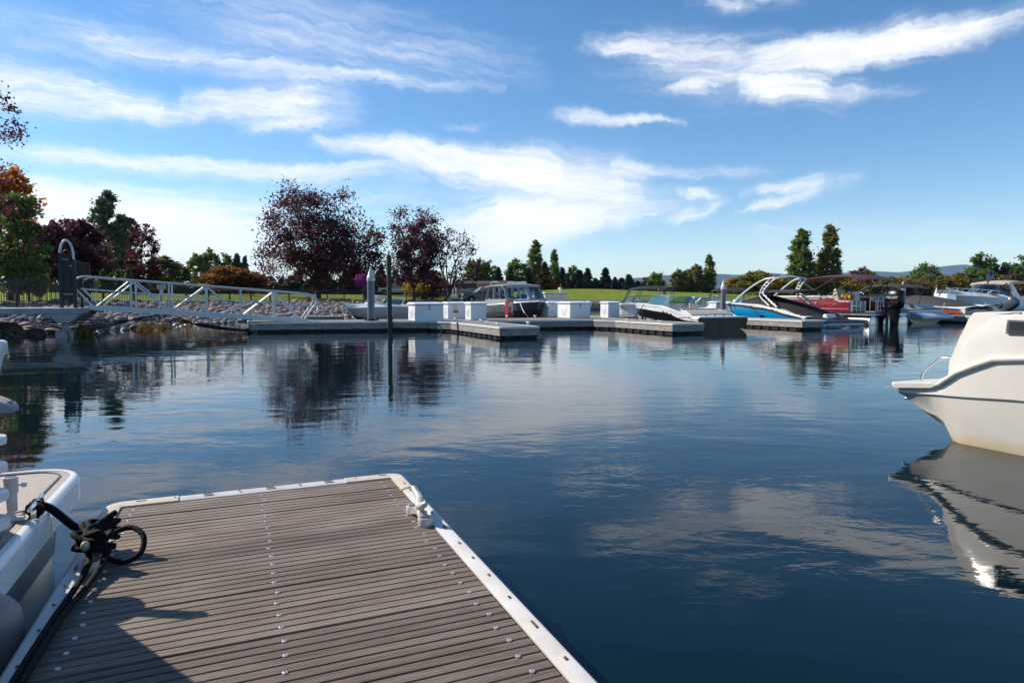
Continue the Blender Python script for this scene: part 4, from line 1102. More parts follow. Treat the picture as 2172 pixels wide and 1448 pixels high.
MB().loft([[(4.6 + r_ * .16 * math.cos(a), 1.24 + .010 * (1 - r_), .60 + r_ * .05 * math.sin(a)) for a in np.linspace(0, 2 * math.pi, 16, endpoint=False)] for r_ in (1, .0001)], True).build('port_light', DARK, bb)
for k in range(3): MB().prism([(0, 0), (.16, .03), (.10, .09)], 'y', 0, .02, M=Matrix.Translation((1.35 + .26 * k, 1.265, .54 + .05 * k))).build('side_vent', GREYP, bb)
MB().prism([(4.25, .96), (4.6, .98), (4.5, 1.10), (4.3, 1.10)], 'y', .75, 1.0).build('mirror', STEEL, bb, bevel=.02)
for x in (4.9, 2.3): MB().lathe([(.001, -.16), (.06, -.13), (.06, .13), (.001, .16)], (x, 1.30, .30), 10).build('fender', RUBBER, bb, 50)
MB().prism([(-.45, .31), (-.15, .31), (-.2, .52), (-.35, .53)], 'y', -.1, .45).build('stern_box', WHITE, bb, bevel=.04)
for (x, y, xe) in ((5.6, .75, 5.9), (3.1, 1.25, 1.6)):
    MB().tube(smoothpath([(x, y, H.zs(x / 6.2) + .03), ((x + xe) / 2, y + .35, .55), (xe, y + .75, DZ + .03)], 5), .013, 6).build('dock_line', ROPE, bb)

# ---------------------------------------------------------------- red pontoon boat
pC = D(26.35, 20.3)
pb = empty('pontoon_boat', (pC.x, pC.y, 0), A_OUT, 'red and white pontoon boat with raised burgundy canopy and outboard', 'boat')
PL, PB = 6.3, 2.45
for y in (-.92, 0, .92):
    MB().tube([(-.55, y, .10), (-.52, y, .10), (PL - .9, y, .10), (PL - .3, y, .18), (PL + .1, y, .34)], [.26, .32, .32, .26, .05], 16).build('pontoon_tube', ALUD, pb, 40)
MB().box((PL / 2 - .1, 0, .50), (PL + .7, PB, .08)).build('deck', GREYP, pb)
MB().box((PL / 2 - .1, 0, .455), (PL + .74, PB + .04, .05)).build('deck_trim', ALU, pb)
for sd in (1, -1):
    MB().prism([(.45, .56), (PL - .1, .56), (PL, .72), (PL - .3, 1.10), (2.0, 1.12), (1.7, 1.22), (1.35, 1.18), (1.2, 1.02), (.55, 1.00)], 'y', sd * (PB / 2 - .06), sd * (PB / 2 - .02)).build('side_panel', RED, pb, bevel=.01)
    MB().tube([(.4, sd * (PB / 2 - .04), .58), (.4, sd * (PB / 2 - .04), 1.06), (1.2, sd * (PB / 2 - .04), 1.08), (1.6, sd * (PB / 2 - .04), 1.24), (PL - .2, sd * (PB / 2 - .04), 1.18), (PL, sd * (PB / 2 - .04), .6)], .02, 6).build('rail', ALU, pb)
    MB().bar((.5, sd * (PB / 2 - .015), .70), (PL - .2, sd * (PB / 2 - .015), .70), .01, .03).build('side_trim', ALU, pb)
    MB().box((PL / 2 + .8, sd * (PB / 2 - .32), .86), (PL - 2.6, .5, .60)).build('lounge_seat', VINYL, pb, bevel=.05)
    MB().box((PL / 2 + .8, sd * (PB / 2 - .14), 1.20), (PL - 2.6, .16, .22)).build('seat_back', VINYL, pb, bevel=.05)
MB().box((1.0, .55, .80), (.85, 1.1, .5)).build('stern_lounge', VINYL, pb, bevel=.05)
MB().prism([(1.55, .56), (2.0, .56), (1.85, 1.5), (1.7, 1.5)], 'y', -.9, -.3).build('helm_console', WHITE, pb, bevel=.03)
MB().prism([(1.3, .56), (1.9, .56), (1.75, 1.62), (1.55, 1.60)], 'y', .2, .75).build('captain_seat', VINYL, pb, bevel=.06)
for a, c in (((.35, 1.18), (.35, .40)), ((.35, -1.18), (.35, -.30))):
    f_ = MB()
    for k in range(4): q = k / 3; f_.tube([(a[0], a[1] + (c[1] - a[1]) * q, .55), (a[0], a[1] + (c[1] - a[1]) * q, 1.05)], .016, 6)
    for z in (.62, .82, 1.05): f_.tube([(a[0], a[1], z), (c[0], c[1], z)], .018, 6)
    f_.build('stern_rail', ALU, pb)
MB().tube(smoothpath([(-.35, .1, .55), (-.33, .1, 1.1), (-.25, .12, 1.28), (-.05, .2, 1.32), (.15, .28, 1.2), (.18, .3, .55)], 5), .02, 7).build('grab_hoop', ALU, pb, 60)
MB().tube(smoothpath([(-.35, -.35, .55), (-.33, -.35, 1.1), (-.25, -.33, 1.28), (-.05, -.28, 1.32), (.15, -.22, 1.2), (.18, -.2, .55)], 5), .02, 7).build('grab_hoop', ALU, pb, 60)
bimini(pb, .1, 3.3, 2.35, 2.13, BURG, crown=.14, drop=.16)
for sd in (1, -1):
    st = MB()
    st.tube([(1.9, sd * 1.18, 1.22), (.15, sd * 1.15, 2.02)], .022, 6); st.tube([(1.9, sd * 1.18, 1.22), (3.25, sd * 1.15, 2.02)], .022, 6)
    st.tube([(.9, sd * 1.18, 1.1), (1.6, sd * 1.15, 2.16)], .02, 6); st.tube([(3.2, sd * 1.18, 1.2), (1.2, sd * 1.15, 2.16)], .02, 6); st.tube([(.4, sd * 1.18, 1.02), (.5, sd * 1.15, 2.1)], .02, 6)
    st.build('canopy_frame', RUBBER, pb)
outboard(pb, (-.62, 0, .12), BLACK, 1.42, 0, 'MERCURY', tm=mat('decal_white', (.7, .7, .7), .4))
text_obj('SOLITY 19', .15, mat('decal_white', (.7, .7, .7), .4), pb, Matrix.Translation((2.6, PB / 2 - .012, .95)) @ Matrix.Rotation(math.pi, 4, 'Z') @ Matrix.Rotation(math.pi / 2, 4, 'X'))
yb = MB(); yb.loft([[(.95 + x, .75 + w_ * math.cos(a), 1.22 + h_ * math.sin(a)) for a in np.linspace(0, 2 * math.pi, 14, endpoint=False)] for x, w_, h_ in ((-.28, .05, .04), (-.24, .17, .13), (0, .20, .16), (.24, .17, .13), (.28, .05, .04))], True, True)

yo = yb.build('duffel_bag', mat('bag_yellow', (.50, .27, .01), .6, var=.15, vscale=9), None, 60, loc=(pC.x, pC.y, 0), rz=A_OUT, label='yellow duffel bag lying on the pontoon boat stern seat', cat='bag')
sb = MB()
for x in (.85, 1.05): sb.tube([(x, .75 + .205 * math.cos(a), 1.22 + .168 * math.sin(a)) for a in np.linspace(0, math.pi * 2, 16, endpoint=False)], .016, 5, closed=True)
sb.build('strap', RUBBER, yo)

# ---------------------------------------------------------------- white wakeboard boat beside the pontoon
pE = D(29.95, 20.6)
wk, Hw = tower_boat(pE, A_OUT, 'white wakeboard boat with grey sloping stern and black forward tower', [WHITE, WHITE, WHITE], 6.0, CANVASG, GREYP, name='wakeboard_boat')
MB().prism([(-.65, .22), (.3, .22), (.75, .80), (.45, .86), (.0, .56), (-.6, .36)], 'y', -1.1, 1.1).build('sloped_stern', mat('gelcoat_grey', (.42, .43, .46), .3, coat=.3), wk, bevel=.03)
MB().lathe([(.001, -.02), (.14, -.02), (.14, .02), (.10, .035), (.001, .02)], (0, 0, 0), 16, M=Matrix.Translation((.30, .55, .80)) @ Matrix.Rotation(-.7, 4, 'Y')).build('speaker', GREYP, wk)

# ---------------------------------------------------------------- covered boat
pF = D(34.9, 21.2)
cb = empty('covered_boat', (pF.x, pF.y, 0), A_OUT, 'red and blue striped boat under a charcoal mooring cover', 'boat')
H = Hull(6.4, 2.4, [(0, .66), (.4, .80), (1, .92)], [(0, .40), (.5, .55), (1, .66)], rake=1.0)
ORG = mat('gelcoat_orange', (.50, .07, .02), .3, coat=.3)
H.build(cb, [NAVY, NAVY, WHITE]); H.deck(cb, [], .4, WHITE)
MB().loft([[(x, y + .012, z - .02), (x, y + .03, z + .10)] for x, y, z in [H.ring(t)[1] for t in np.linspace(.02, .95, 16)]], closed=False).build('side_stripe', ORG, cb)
rings = []
for x, z, w_ in ((-.15, .62, 1.02), (.3, .78, 1.2), (1.2, 1.06, 1.24), (2.4, 1.28, 1.24), (3.4, 1.34, 1.2), (4.3, 1.24, 1.05), (5.3, 1.08, .65), (6.2, .98, .12)):
    zb = H.zs(max(0, x) / 6.4) - .10
    rings.append([(x, w_ * k * (1 + .02 * math.sin(x * 11)), zb + (z - zb) * (1 - abs(k) ** 3) ** .8 + .012 * math.sin(x * 8 + k * 6)) for k in (-1, -.97, -.85, -.5, -.2, 0, .2, .5, .85, .97, 1)])
MB().loft(rings, closed=False).build('mooring_cover', CANVASG, cb, 60)
for x in (1.0, 2.6, 3.3): MB().tube([(x, 1.2, .95), (x - .02, 1.34, .62)], .012, 5).build('tie_strap', VINYLW, cb)

# ---------------------------------------------------------------- outboard skiff behind the cruiser
pG = D(38.6, 22.6)
sk = empty('skiff', (pG.x, pG.y, 0), A_OUT, 'white skiff with a tilted grey outboard behind the big stern', 'boat')
H = Hull(6.2, 2.4, [(0, .72), (.5, .82), (1, 1.0)], [(0, .3), (1, .6)], rake=.9)
H.build(sk, [WHITE, WHITE, WHITE]); H.deck(sk, [(.06, .8)], .4, WHITE)
outboard(sk, (-.35, .35, .42), mat('cowling_grey', (.055, .065, .085), .25, coat=.4), 1.12, -.75)
MB().box((2.8, 0, .95), (.8, .8, 1.0)).build('console', WHITE, sk, bevel=.05)
windshield(sk, [(2.9, .42, 1.35), (3.2, .3, 1.35), (3.2, -.3, 1.35), (2.9, -.42, 1.35)], .3, .15, .9, GLASS, STEEL)
MB().tube(smoothpath([(-.05, .9, .78), (.1, .95, 1.0), (.9, 1.05, 1.02), (1.0, 1.08, .8)], 5), .02, 6).build('grab_rail', STEEL, sk)

# ---------------------------------------------------------------- express cruiser with the flag
pH = at_y(2004, 640, 47.0)
cr = empty('express_cruiser', Vector((pH.x, pH.y, 0)) + V * 9.2, A_LEFT, 'white express cruiser with steel bow rail, radar arch and flag', 'boat')
H = Hull(9.2, 2.9, [(0, 1.0), (.5, 1.2), (1, 1.42)], [(0, .5), (1, .9)], rake=1.5, full=2.0)
H.build(cr, [WHITE, WHITE, WHITE]); H.deck(cr, [(.08, .40)], .6, WHITE, crown=.34)
br = [(9.1 - .0, .05, 1.95)] + [(9.2 * t, H.w(t) * .9, H.zs(t) + .52) for t in (.95, .88, .8, .72, .64, .56)]
for sd in (1, -1):
    MB().tube([(x, y * sd, z) for x, y, z in br], .022, 6).build('bow_rail', STEEL, cr)
    for t in (.95, .88, .8, .72, .64, .56): MB().tube([(9.2 * t, sd * H.w(t) * .9, H.zs(t) + .52), (9.2 * t + .12, sd * H.w(t) * .88, H.zs(t) + .02)], .018, 5).build('rail_stanchion', STEEL, cr)
windshield(cr, [(4.0, 1.25, 1.45), (5.3, 1.05, 1.58), (5.9, .4, 1.62), (5.9, -.4, 1.62), (5.3, -1.05, 1.58), (4.0, -1.25, 1.45)], .5, .6, .85, GLASSD, GREYP)
for sd in (1, -1): MB().prism([(2.6, 1.1), (3.3, 1.1), (4.2, 2.25), (3.85, 2.3)], 'y', sd * 1.22, sd * 1.38).build('arch_leg', WHITE, cr, bevel=.03)
MB().box((4.0, 0, 2.28), (.4, 2.7, .12)).build('arch_top', WHITE, cr, bevel=.03)
bimini(cr, 1.2, 4.6, 2.4, 2.35, VINYL, crown=.2, drop=.1)
fl = flag(cr, (5.15, 1.0, 2.15), 1.15, .95, .62, (.75, 0, .62), lean=(.55, 0))
MB().box((8.85, 0, 1.45), (.7, .3, .08)).build('bow_pulpit', WHITE, cr, bevel=.02)

# ---------------------------------------------------------------- grey aluminium cabin boat
pI = D(12.35, 25.85 + 6.1)
ab_ = empty('cabin_boat', (pI.x, pI.y, 0), A_IN, 'grey aluminium cabin boat with big side windows behind the red cabinet', 'boat')
H = Hull(6.0, 2.35, [(0, .78), (.5, .84), (1, 1.02)], [(0, .48), (.6, .52), (1, .66)], rake=.8, full=2.6, t0=.5)
DKG = mat('hull_charcoal', (.055, .055, .055), .4)
H.build(ab_, [ALUP, DKG, ALUD], rub=ALU); H.deck(ab_, [(.06, .40)], .35, ALUP, crown=.05)
CAB = mat('cabin_grey', (.33, .33, .335), .45, var=.06, vscale=2)
# cabin: posts, roof and window panes built from side outline
xa, xb = 2.1, 4.25; zt0, zt1 = 1.78, 1.80; wb_, wt = 1.02, .90
roof = MB(); roof.loft([[(x, wt * k * 1.08, z + .07 * (1 - k * k)) for k in (-1, -.6, 0, .6, 1)] + [(x, wt * k * 1.08, z - .05) for k in (1, .6, 0, -.6, -1)] for x, z in ((xa - .35, 1.74), (xa + .5, 1.80), (xb - .5, 1.80), (xb - .15, 1.76))], True, True)
roof.build('cabin_roof', CAB, ab_, 40)
def lerp(a, b_, k): return tuple(a[i] + (b_[i] - a[i]) * k for i in range(3))
def window_wall(o, a, b_, c, d, splits, frame, glass, sill=.0, pw=.045):
    """quad a,b (bottom) c,d (top); splits: window spans along it"""
    f = MB()
    for e0, e1 in ((a, b_), (d, c), (a, d), (b_, c)): f.bar(e0, e1, pw, pw)
    ks = sorted(set([q for s_ in splits for q in s_]))
    for q in ks: f.bar(lerp(a, b_, q), lerp(d, c, q), pw, pw)
    f.build('window_frame', frame, o)
    prev = 0
    for s0, s1 in splits:
        MB().quad(lerp(a, b_, s0), lerp(a, b_, s1), lerp(d, c, s1), lerp(d, c, s0)).build('pane', glass, o, None)
for sd in (1, -1):
    a = (xa - .1, sd * wb_, 1.10); b_ = (xb + .35, sd * wb_ * .92, 1.12); c = (xb - .15, sd * wt * .95, 1.74); d = (xa + .02, sd * wt, 1.72)
    MB().prism([(xa - .2, .82), (xb + .5, .84), (xb + .35, 1.12), (xa - .1, 1.10)], 'y', sd * (wb_ - .03), sd * wb_).build('cabin_side', CAB, ab_)
    window_wall(ab_, a, b_, c, d, [(.08, .36), (.44, .68), (.70, .95)], CAB, GLASS)
a = (xb + .35, wb_ * .92, 1.12); b_ = (xb + .35, -wb_ * .92, 1.12); c = (xb - .15, -wt * .95, 1.74); d = (xb - .15, wt * .95, 1.74)
window_wall(ab_, a, b_, c, d, [(.03, .34), (.37, .63), (.66, .97)], CAB, GLASS)
MB().prism([(xb + .2, .84), (xb + .55, .86), (xb + .35, 1.12), (xb + .2, 1.12)], 'y', -wb_ * .92, wb_ * .92).build('dash_bulkhead', CAB, ab_)
seat(ab_, 3.2, .5, .4, .5, .5, .9, DKG); seat(ab_, 3.2, -.5, .4, .5, .5, .9, DKG)
MB().tube(smoothpath([(xa - .2, .7, 1.78), (xa - .15, .7, 1.93), (xa + .6, .7, 1.97), (xa + .75, .7, 1.84)], 5), .022, 6).build('roof_rail', ALU, ab_)
MB().tube(smoothpath([(xa - .2, -.7, 1.78), (xa - .15, -.7, 1.93), (xa + .6, -.7, 1.97), (xa + .75, -.7, 1.84)], 5), .022, 6).build('roof_rail', ALU, ab_)
MB().box((xb - .7, 0, 1.92), (.10, .95, .07)).build('light_bar', ALU, ab_)
MB().tube([(4.7, .75, .98), (5.0, .65, 1.10), (5.6, .3, 1.12)], .018, 6).build('bow_rail', ALU, ab_)
MB().tube([(4.7, -.75, .98), (5.0, -.65, 1.10), (5.6, -.3, 1.12)], .018, 6).build('bow_rail', ALU, ab_)
outboard(ab_, (-.35, .2, .3), BLACK, .9)
for xe, ye in ((5.3, -.62), (5.3, .62)):
    MB().tube(smoothpath([(xe, ye, .98), (xe + .5, ye * 1.1, .62), (xe + 1.15, ye * 1.2, DZ + .03)], 5), .016, 6).build('dock_line', VINYLW, ab_)

# ---------------------------------------------------------------- white runabout with blue stripe at the bank side of the walkway
pJ = at_y(815, 640, 33.0)
ra = empty('runabout', (pJ.x, pJ.y, 0), math.atan2(-.86, -.60), 'small white runabout with navy stripe and blue outdrive bag', 'boat')
ra.location = Vector((pJ.x, pJ.y, 0)) - Vector((math.cos(ra.rotation_euler[2]), math.sin(ra.rotation_euler[2]), 0)) * 2.0
H = Hull(4.5, 1.95, [(0, .68), (.5, .76), (1, .70)], [(0, .56), (.5, .60), (1, .48)], rake=.7, flare=.85)
H.build(ra, [NAVY, CREAM, CREAM], rub=WHITE); H.deck(ra, [(.08, .55)], .3, WHITE, crown=.17)
windshield(ra, [(1.6, .80, .80), (2.6, .74, .88), (3.05, .26, .94), (3.05, -.26, .94), (2.6, -.74, .88), (1.6, -.80, .80)], .34, .38, .85, GLASS, WHITE, .02)
MB().prism([(-.3, -.05), (.02, -.05), (.02, .32), (-.15, .34), (-.28, .15)], 'y', -.2, .2).build('outdrive_bag', mat('bag_blue', (.01, .05, .35), .5), ra, bevel=.04)
seat(ra, 1.2, 0, .3, 1.4, .5, .5, VINYL)

# ---------------------------------------------------------------- far white cabin cruiser and small boats behind the boxes
pK = at_y(1142, 640, 56)
fcb = empty('cabin_cruiser', (pK.x, pK.y, 0), PHI + .1, 'distant white cabin cruiser with dark windows and radar dome', 'boat')
H = Hull(3.6, 2.3, [(0, .62), (1, .80)], [(0, .3), (1, .5)], rake=.6)
H.build(fcb, [WHITE, WHITE, NAVY]); H.deck(fcb, [], .4, WHITE)
MB().box((1.2, 0, 1.12), (2.2, 1.9, .95)).build('cabin', WHITE, fcb, bevel=.04)
MB().box((1.25, 0, 1.63), (2.5, 2.1, .07)).build('cabin_roof', WHITE, fcb, bevel=.02)
for k in range(3): MB().box((.5 + .68 * k, -.955, 1.30), (.54, .02, .32)).build('window', GLASSD, fcb); 
for k in range(2): MB().box((.9 + .75 * k, -.957, .88), (.5, .02, .18)).build('window', GLASSD, fcb)
MB().lathe([(.001, 0), (.16, .0), (.18, .08), (.12, .18), (.001, .2)], (2.2, 0, 1.95), 12).build('radar_dome', WHITE, fcb, 50)
MB().tube([(2.2, 0, 1.66), (2.2, 0, 1.95)], .04, 6).build('mast', WHITE, fcb); MB().tube([(2.4, .3, 1.66), (2.45, .3, 2.5)], .012, 5).build('antenna', WHITE, fcb)
def mini(px, Y, rz, label, L=4.6):
    p = at_y(px, 640, Y); o = empty('moored_runabout', (p.x, p.y, 0), rz, label, 'boat')
    H = Hull(L, 1.9, [(0, .55), (1, .66)], [(0, .25), (1, .4)], rake=.7); H.build(o, [WHITE, GREYP, WHITE]); H.deck(o, [(.1, .5)], .3, WHITE)
    windshield(o, [(L * .4, .75, .68), (L * .62, .6, .74), (L * .62, -.6, .74), (L * .4, -.75, .68)], .32, .3, .88, GLASSD, STEEL)
    outboard(o, (-.3, 0, .2), WHITE, .8)
mini(1240, 50, A_LEFT, 'small white runabout seen between the white dock boxes')
# long floating pipe boom behind the boxes
a = at_z(1200, 655, .12); c = at_z(1420, 652.5, .12)
MB().tube([(a.x, a.y, .1), (c.x, c.y, .1)], .22, 10).build('floating_boom', mat('boom_grey', (.10, .11, .12), .5), None, 60, label='dark floating boom stretched across the water before the green', cat='boom')
# ================================================================ BIG CRUISER STERN (right), side wall in the plane v = 5.21
SV = 5.21
cs = empty('cruiser_stern', (0, 0, 0), PHI, 'large cream cruiser stern with swim platform, grab rail and louvre vent', 'boat')
GEL = bpy.data.materials.new('aged_gelcoat'); GEL.use_nodes = True; t = GEL.node_tree; b = t.nodes['Principled BSDF']
b.inputs['Roughness'].default_value = 0.42; b.inputs['Coat Weight'].default_value = 0.25; b.inputs['Coat Roughness'].default_value = .15
co = t.nodes.new('ShaderNodeTexCoord').outputs['Object']; sp = t.nodes.new('ShaderNodeSeparateXYZ'); t.links.new(co, sp.inputs[0])
n1 = noise(co, 2.2, 5, .6, .3, tree=t); n2 = noise(vmt('MULTIPLY', co, (8, 3, 40), tree=t), 1.0, 4, .6, .5, tree=t)
gc = cmix(t, mrange(n1, .3, .7, tree=t), (.57, .515, .445), (.63, .58, .515))
gc = cmix(t, mth('MULTIPLY', mrange(n2, .55, .75, tree=t), .32, tree=t), gc, (.52, .47, .41))
scum = mth('MULTIPLY', mrange(mth('ADD', sp.outputs[2], mth('MULTIPLY', n1, .06, tree=t), tree=t), .16, .03, 0, 1, tree=t), .75, tree=t)
gc = cmix(t, scum, gc, (.55, .40, .20))
t.links.new(gc, b.inputs['Base Color'])
# profile stations along -u (towards the camera): (u, waterline y-offset ...)
UE = -4.0       # bow end of the built boat
def hullside(sd, v):        # hull side below the rub rail
    pass
yc = SV + 1.30              # centreline
def vy(y): return yc - y    # y positive towards us
BW = 1.30
rings = []
us = [3.66, 3.60, 3.52, 3.44, 3.36, 3.2, 3.0, 2.7, 2.2, 1.4, .4, -.8, -2.0, -3.0, -3.6, -4.0]
def rail_z(u): return smooth_tab(-u, [(-3.9, .40), (-3.60, .405), (-3.45, .45), (-3.25, .60), (-3.05, .685), (-2.8, .715), (-1, .76), (1, .84), (4.1, .98)])
def halfw(u): return BW * (1 if u > -.5 else max(.02, 1 - ((-.5 - u) / 3.6) ** 2.2))
def under(u):               # lowest visible hull point: the stern rises out of the water
    return smooth_tab(-u, [(-3.82, .36), (-3.78, .31), (-3.60, .13), (-3.47, .085), (-3.425, .02), (-3.39, -.12), (-3.2, -.35), (4.1, -.35)])
us = [3.80, 3.74, 3.66, 3.58, 3.50, 3.44, 3.41, 3.38, 3.30, 3.2, 3.05, 2.9, 2.6, 2.2, 1.4, .4, -.8, -2.0, -3.0, -3.6, -4.0]
for u in us:
    w = halfw(u); zr = rail_z(u) - .02; zu = under(u); zkk = smooth_tab(-u, [(-3.85, .335), (-3.4, .365), (-2.8, .405), (4, .6)])
    zkk = min(max(zkk, zu + .012), zr - .012)
    half = [(0, zu - .0), (w * .86, zu), (w * .955, zu + (zkk - zu) * .35), (w * .985, zkk - .012), (w * 1.0, zkk + .006), (w * .992, zr)]
    P = [(vy(y), u, z) for y, z in half[::-1]] + [(vy(-y), u, z) for y, z in half[1:]]
    rings.append(P)
mb = MB(); mb.loft(rings, closed=False); mb.add(rings[0], [tuple(range(len(rings[0])))])
mb.build('hull', GEL, cs, 30)
# rub rail band that dips to the platform
rr = [(halfw(u), u, rail_z(u)) for u in np.linspace(3.84, -3.9, 60)]
for sd in (1, -1):
    rg_ = []
    for w, u, z in rr:
        rg_.append([(vy(sd * (w + dy)), u, z + dz) for dy, dz in ((-.03, -.022), (.010, -.020), (.022, -.006), (.024, .012), (.016, .024), (-.03, .028))])
    MB().loft(rg_, True, True).build('rub_rail', CREAM, cs, 50)
# swim platform
pl = []
for u, ww in ((3.875, .86), (3.85, 1.0), (3.80, 1.04), (3.5, 1.02), (3.36, 1.0)):
    pl.append([(vy(BW * ww * k), u, rail_z(min(u, 3.83)) + dt_) for k in (-1, -.97, -.5, 0, .5, .97, 1) for dt_ in [(.036 if abs(k) < .99 else .018) if u < 3.84 else (.028 if u < 3.87 else .014)]] + [(vy(BW * ww * k), u, rail_z(min(u, 3.83)) - (.016 if u < 3.87 else .004)) for k in (1, .97, .5, 0, -.5, -.97, -1)])
MB().loft(pl, True, True).build('swim_platform', GEL, cs, 40)
# cockpit coaming / quarter: rises from platform in a slope to the deck edge at z about 1.03
co_ = []
def top_z(u): return smooth_tab(-u, [(-3.43, .66), (-3.35, .875), (-3.345, .885), (-3.29, 1.02), (-3.27, 1.035), (-2.5, 1.06), (4, 1.2)])
def quarter(sd):
    R_ = []
    for u in [3.43, 3.40, 3.36, 3.345, 3.32, 3.30, 3.285, 3.27, 3.22, 3.1, 2.9, 2.6, 2.0, 1.0, 0, -1.5, -2.8, -3.8]:
        w = halfw(u); z0 = rail_z(u) + .022; z1 = max(top_z(u), z0 + .01); tum = .12 * (z1 - z0)
        # a raised diagonal shoulder sweeps from the platform to the top edge
        sh = max(0, min(1, (3.43 - u) / .38)); zs_ = z0 + (z1 - z0) * sh
        base = w - .01
        inner = base - tum
        step = .055 * (1 - sh)
        zmid = min(zs_, z1 - .012)
        P = [(base, z0), (base - .012, z0 + (zmid - z0) * .5), (base - .03 * sh - .01, zmid - .006), (base - .03 * sh - .012 - step, zmid + .010), (inner - step, z1 - .015), (inner - step - .02, z1), (inner - step - .20, z1 + .006), (inner - step - .24, z1 - .03), (inner - step - .26, .5)]
        R_.append([(vy(sd * y), u, z) for y, z in P])
    MB().loft(R_, closed=False).build('quarter_coaming', GEL, cs, 32)
quarter(1); quarter(-1)
MB().prism([(3.44, .44), (3.42, .66), (3.35, .88), (3.29, 1.02), (3.10, 1.03), (3.08, .44)], 'x', vy(BW * .93), vy(-BW * .93)).build('transom', GEL, cs, bevel=.02)
MB().box((yc, .2, .52), (2 * BW * .8, 6.0, .04)).build('cockpit_floor', GEL, cs)
# moulded seam line on the quarter
0 and MB().tube([(vy(BW + .0 - .018), u, z) for u, z in ((3.36, .872), (3.2, .885), (3.0, .893), (2.95, .895))], .005, 6).build('moulded_seam', GEL, cs, 60)
# louvre vent
ve = empty('louvre_vent', (SV + .020, 2.80, .935), 0, parent=cs); ve.rotation_euler = (0, .12, 0)
MB().box((-.004, 0, 0), (.012, .36, .105)).build('vent_frame', GREYP, ve, bevel=.012)
MB().box((-.012, 0, 0), (.006, .31, .075)).build('vent_recess', DARK, ve)
for k in range(5): MB().box((-.017, 0, -.03 + k * .015), (.012, .31, .005), Matrix.Rotation(.6, 3, 'Y')).build('louvre_slat', GREYP, ve)
sc_ = MB()
for y in (.168, -.168):
    for z in (-.038, .038): sc_.lathe([(.001, 0), (.006, 0), (.004, .004), (.001, .004)], (0, 0, 0), 8, M=Matrix.Translation((-.011, y, z)) @ Matrix.Rotation(-math.pi / 2, 4, 'Y'))
sc_.build('screws', STEEL, ve)
# grab rail on the platform
MB().tube(smoothpath([(SV + .10, 3.665, .44), (SV + .10, 3.66, .50), (SV + .10, 3.645, .535), (SV + .10, 3.60, .585), (SV + .10, 3.53, .645), (SV + .10, 3.50, .66), (SV + .10, 3.46, .663), (SV + .10, 3.41, .655)], 6), .0105, 10).build('grab_rail', STEEL, cs, 60)
MB().tube([(SV + .14, 3.80, .30), (SV + .10, 3.80, .285), (SV + .10, 3.76, .285), (SV + .16, 3.76, .30)], .010, 8).build('tow_eye', STEEL, cs, 60)
MB().lathe([(.001, -.01), (.030, -.01), (.030, .004), (.024, .012), (.016, .012), (.014, .0), (.001, .0)], (0, 0, 0), 18, M=Matrix.Translation((SV + .055, 2.78, .105)) @ Matrix.Rotation(-math.pi / 2, 4, 'Y')).build('through_hull', WHITE, cs)

# ================================================================ PONTOON BOAT AT THE LEFT
PE = -.555                      # its side edge (v)
UC = 3.02                       # stern corner (u)
nb = empty('pontoon_boat', (0, 0, 0), PHI, 'pontoon boat with tan speckled deck and ribbed white rub rail beside the near finger', 'boat')
SPK = bpy.data.materials.new('speckled_deck'); SPK.use_nodes = True; t = SPK.node_tree; b = t.nodes['Principled BSDF']; b.inputs['Roughness'].default_value = .8
co = t.nodes.new('ShaderNodeTexCoord').outputs['Object']
n1 = noise(co, 260, 2, .6, tree=t); n2 = noise(co, 6, 4, .6, tree=t)
sc1 = cmix(t, mrange(n1, .38, .62, tree=t), (.30, .23, .18), (.56, .48, .41)); sc1 = cmix(t, mth('MULTIPLY', mrange(n2, .4, .7, tree=t), .35, tree=t), sc1, (.40, .33, .27))
t.links.new(sc1, b.inputs['Base Color']); bp = t.nodes.new('ShaderNodeBump'); bp.inputs['Distance'].default_value = .0012; t.links.new(n1, bp.inputs['Height']); t.links.new(bp.outputs[0], b.inputs['Normal'])
def outline(off, rc=.17):
    r_ = max(.01, rc - off); e = PE - off; c = UC - off; w = 2.5
    pts = [(e, -4.2)]
    pts += [(e - r_ + r_ * math.cos(a), c - r_ + r_ * math.sin(a)) for a in np.linspace(0, math.pi / 2, 9)]
    pts += [(PE - w + off + r_ + r_ * math.cos(a), c - r_ - .0 + r_ * math.sin(a)) for a in np.linspace(math.pi / 2, math.pi, 9)]
    pts += [(PE - w + off, -4.2)]
    return pts
o1 = outline(.0); rimz = [(.0, PZ - .095), (.0, PZ - .015), (.010, PZ - .002), (.022, PZ), (.085, PZ - .002)]
# ribbed skirt: ribs in the profile itself
prof = []
for k in range(8):
    z = PZ - .092 + k * .0098
    prof += [(.004, z), (.0, z + .002), (.0, z + .0066), (.004, z + .0086)]
prof += [(.002, PZ - .010), (.010, PZ - .001), (.016, PZ + .001), (.030, PZ - .001)]
R_ = [[(x, y, z) for x, y in outline(of)] for of, z in prof]
MB().loft(R_, closed=False).build('rub_rail', WHITE, nb, 50)
MB().prism(outline(.028), 'z', PZ - .03, PZ - .0025).build('deck', SPK, nb)
MB().prism(outline(.03), 'z', PZ - .09, PZ - .035).build('deck_frame', ALU, nb)
tr = outline(.062); MB().tube([(x, y, PZ - .001) for x, y in tr], .004, 6).build('deck_seam', GREYP, nb)
for y in (PE - .34, PE - 2.15):
    MB().tube([(y, UC - .30, .16), (y, UC - .34, .16), (y, -4.2, .16)], [.10, .29, .29], 28).build('pontoon_tube', ALUD, nb, 40)
    MB().box((y, (UC - .5 - 4.2) / 2, .40), (.22, UC + 3.6, .06)).build('tube_bracket', ALU, nb)
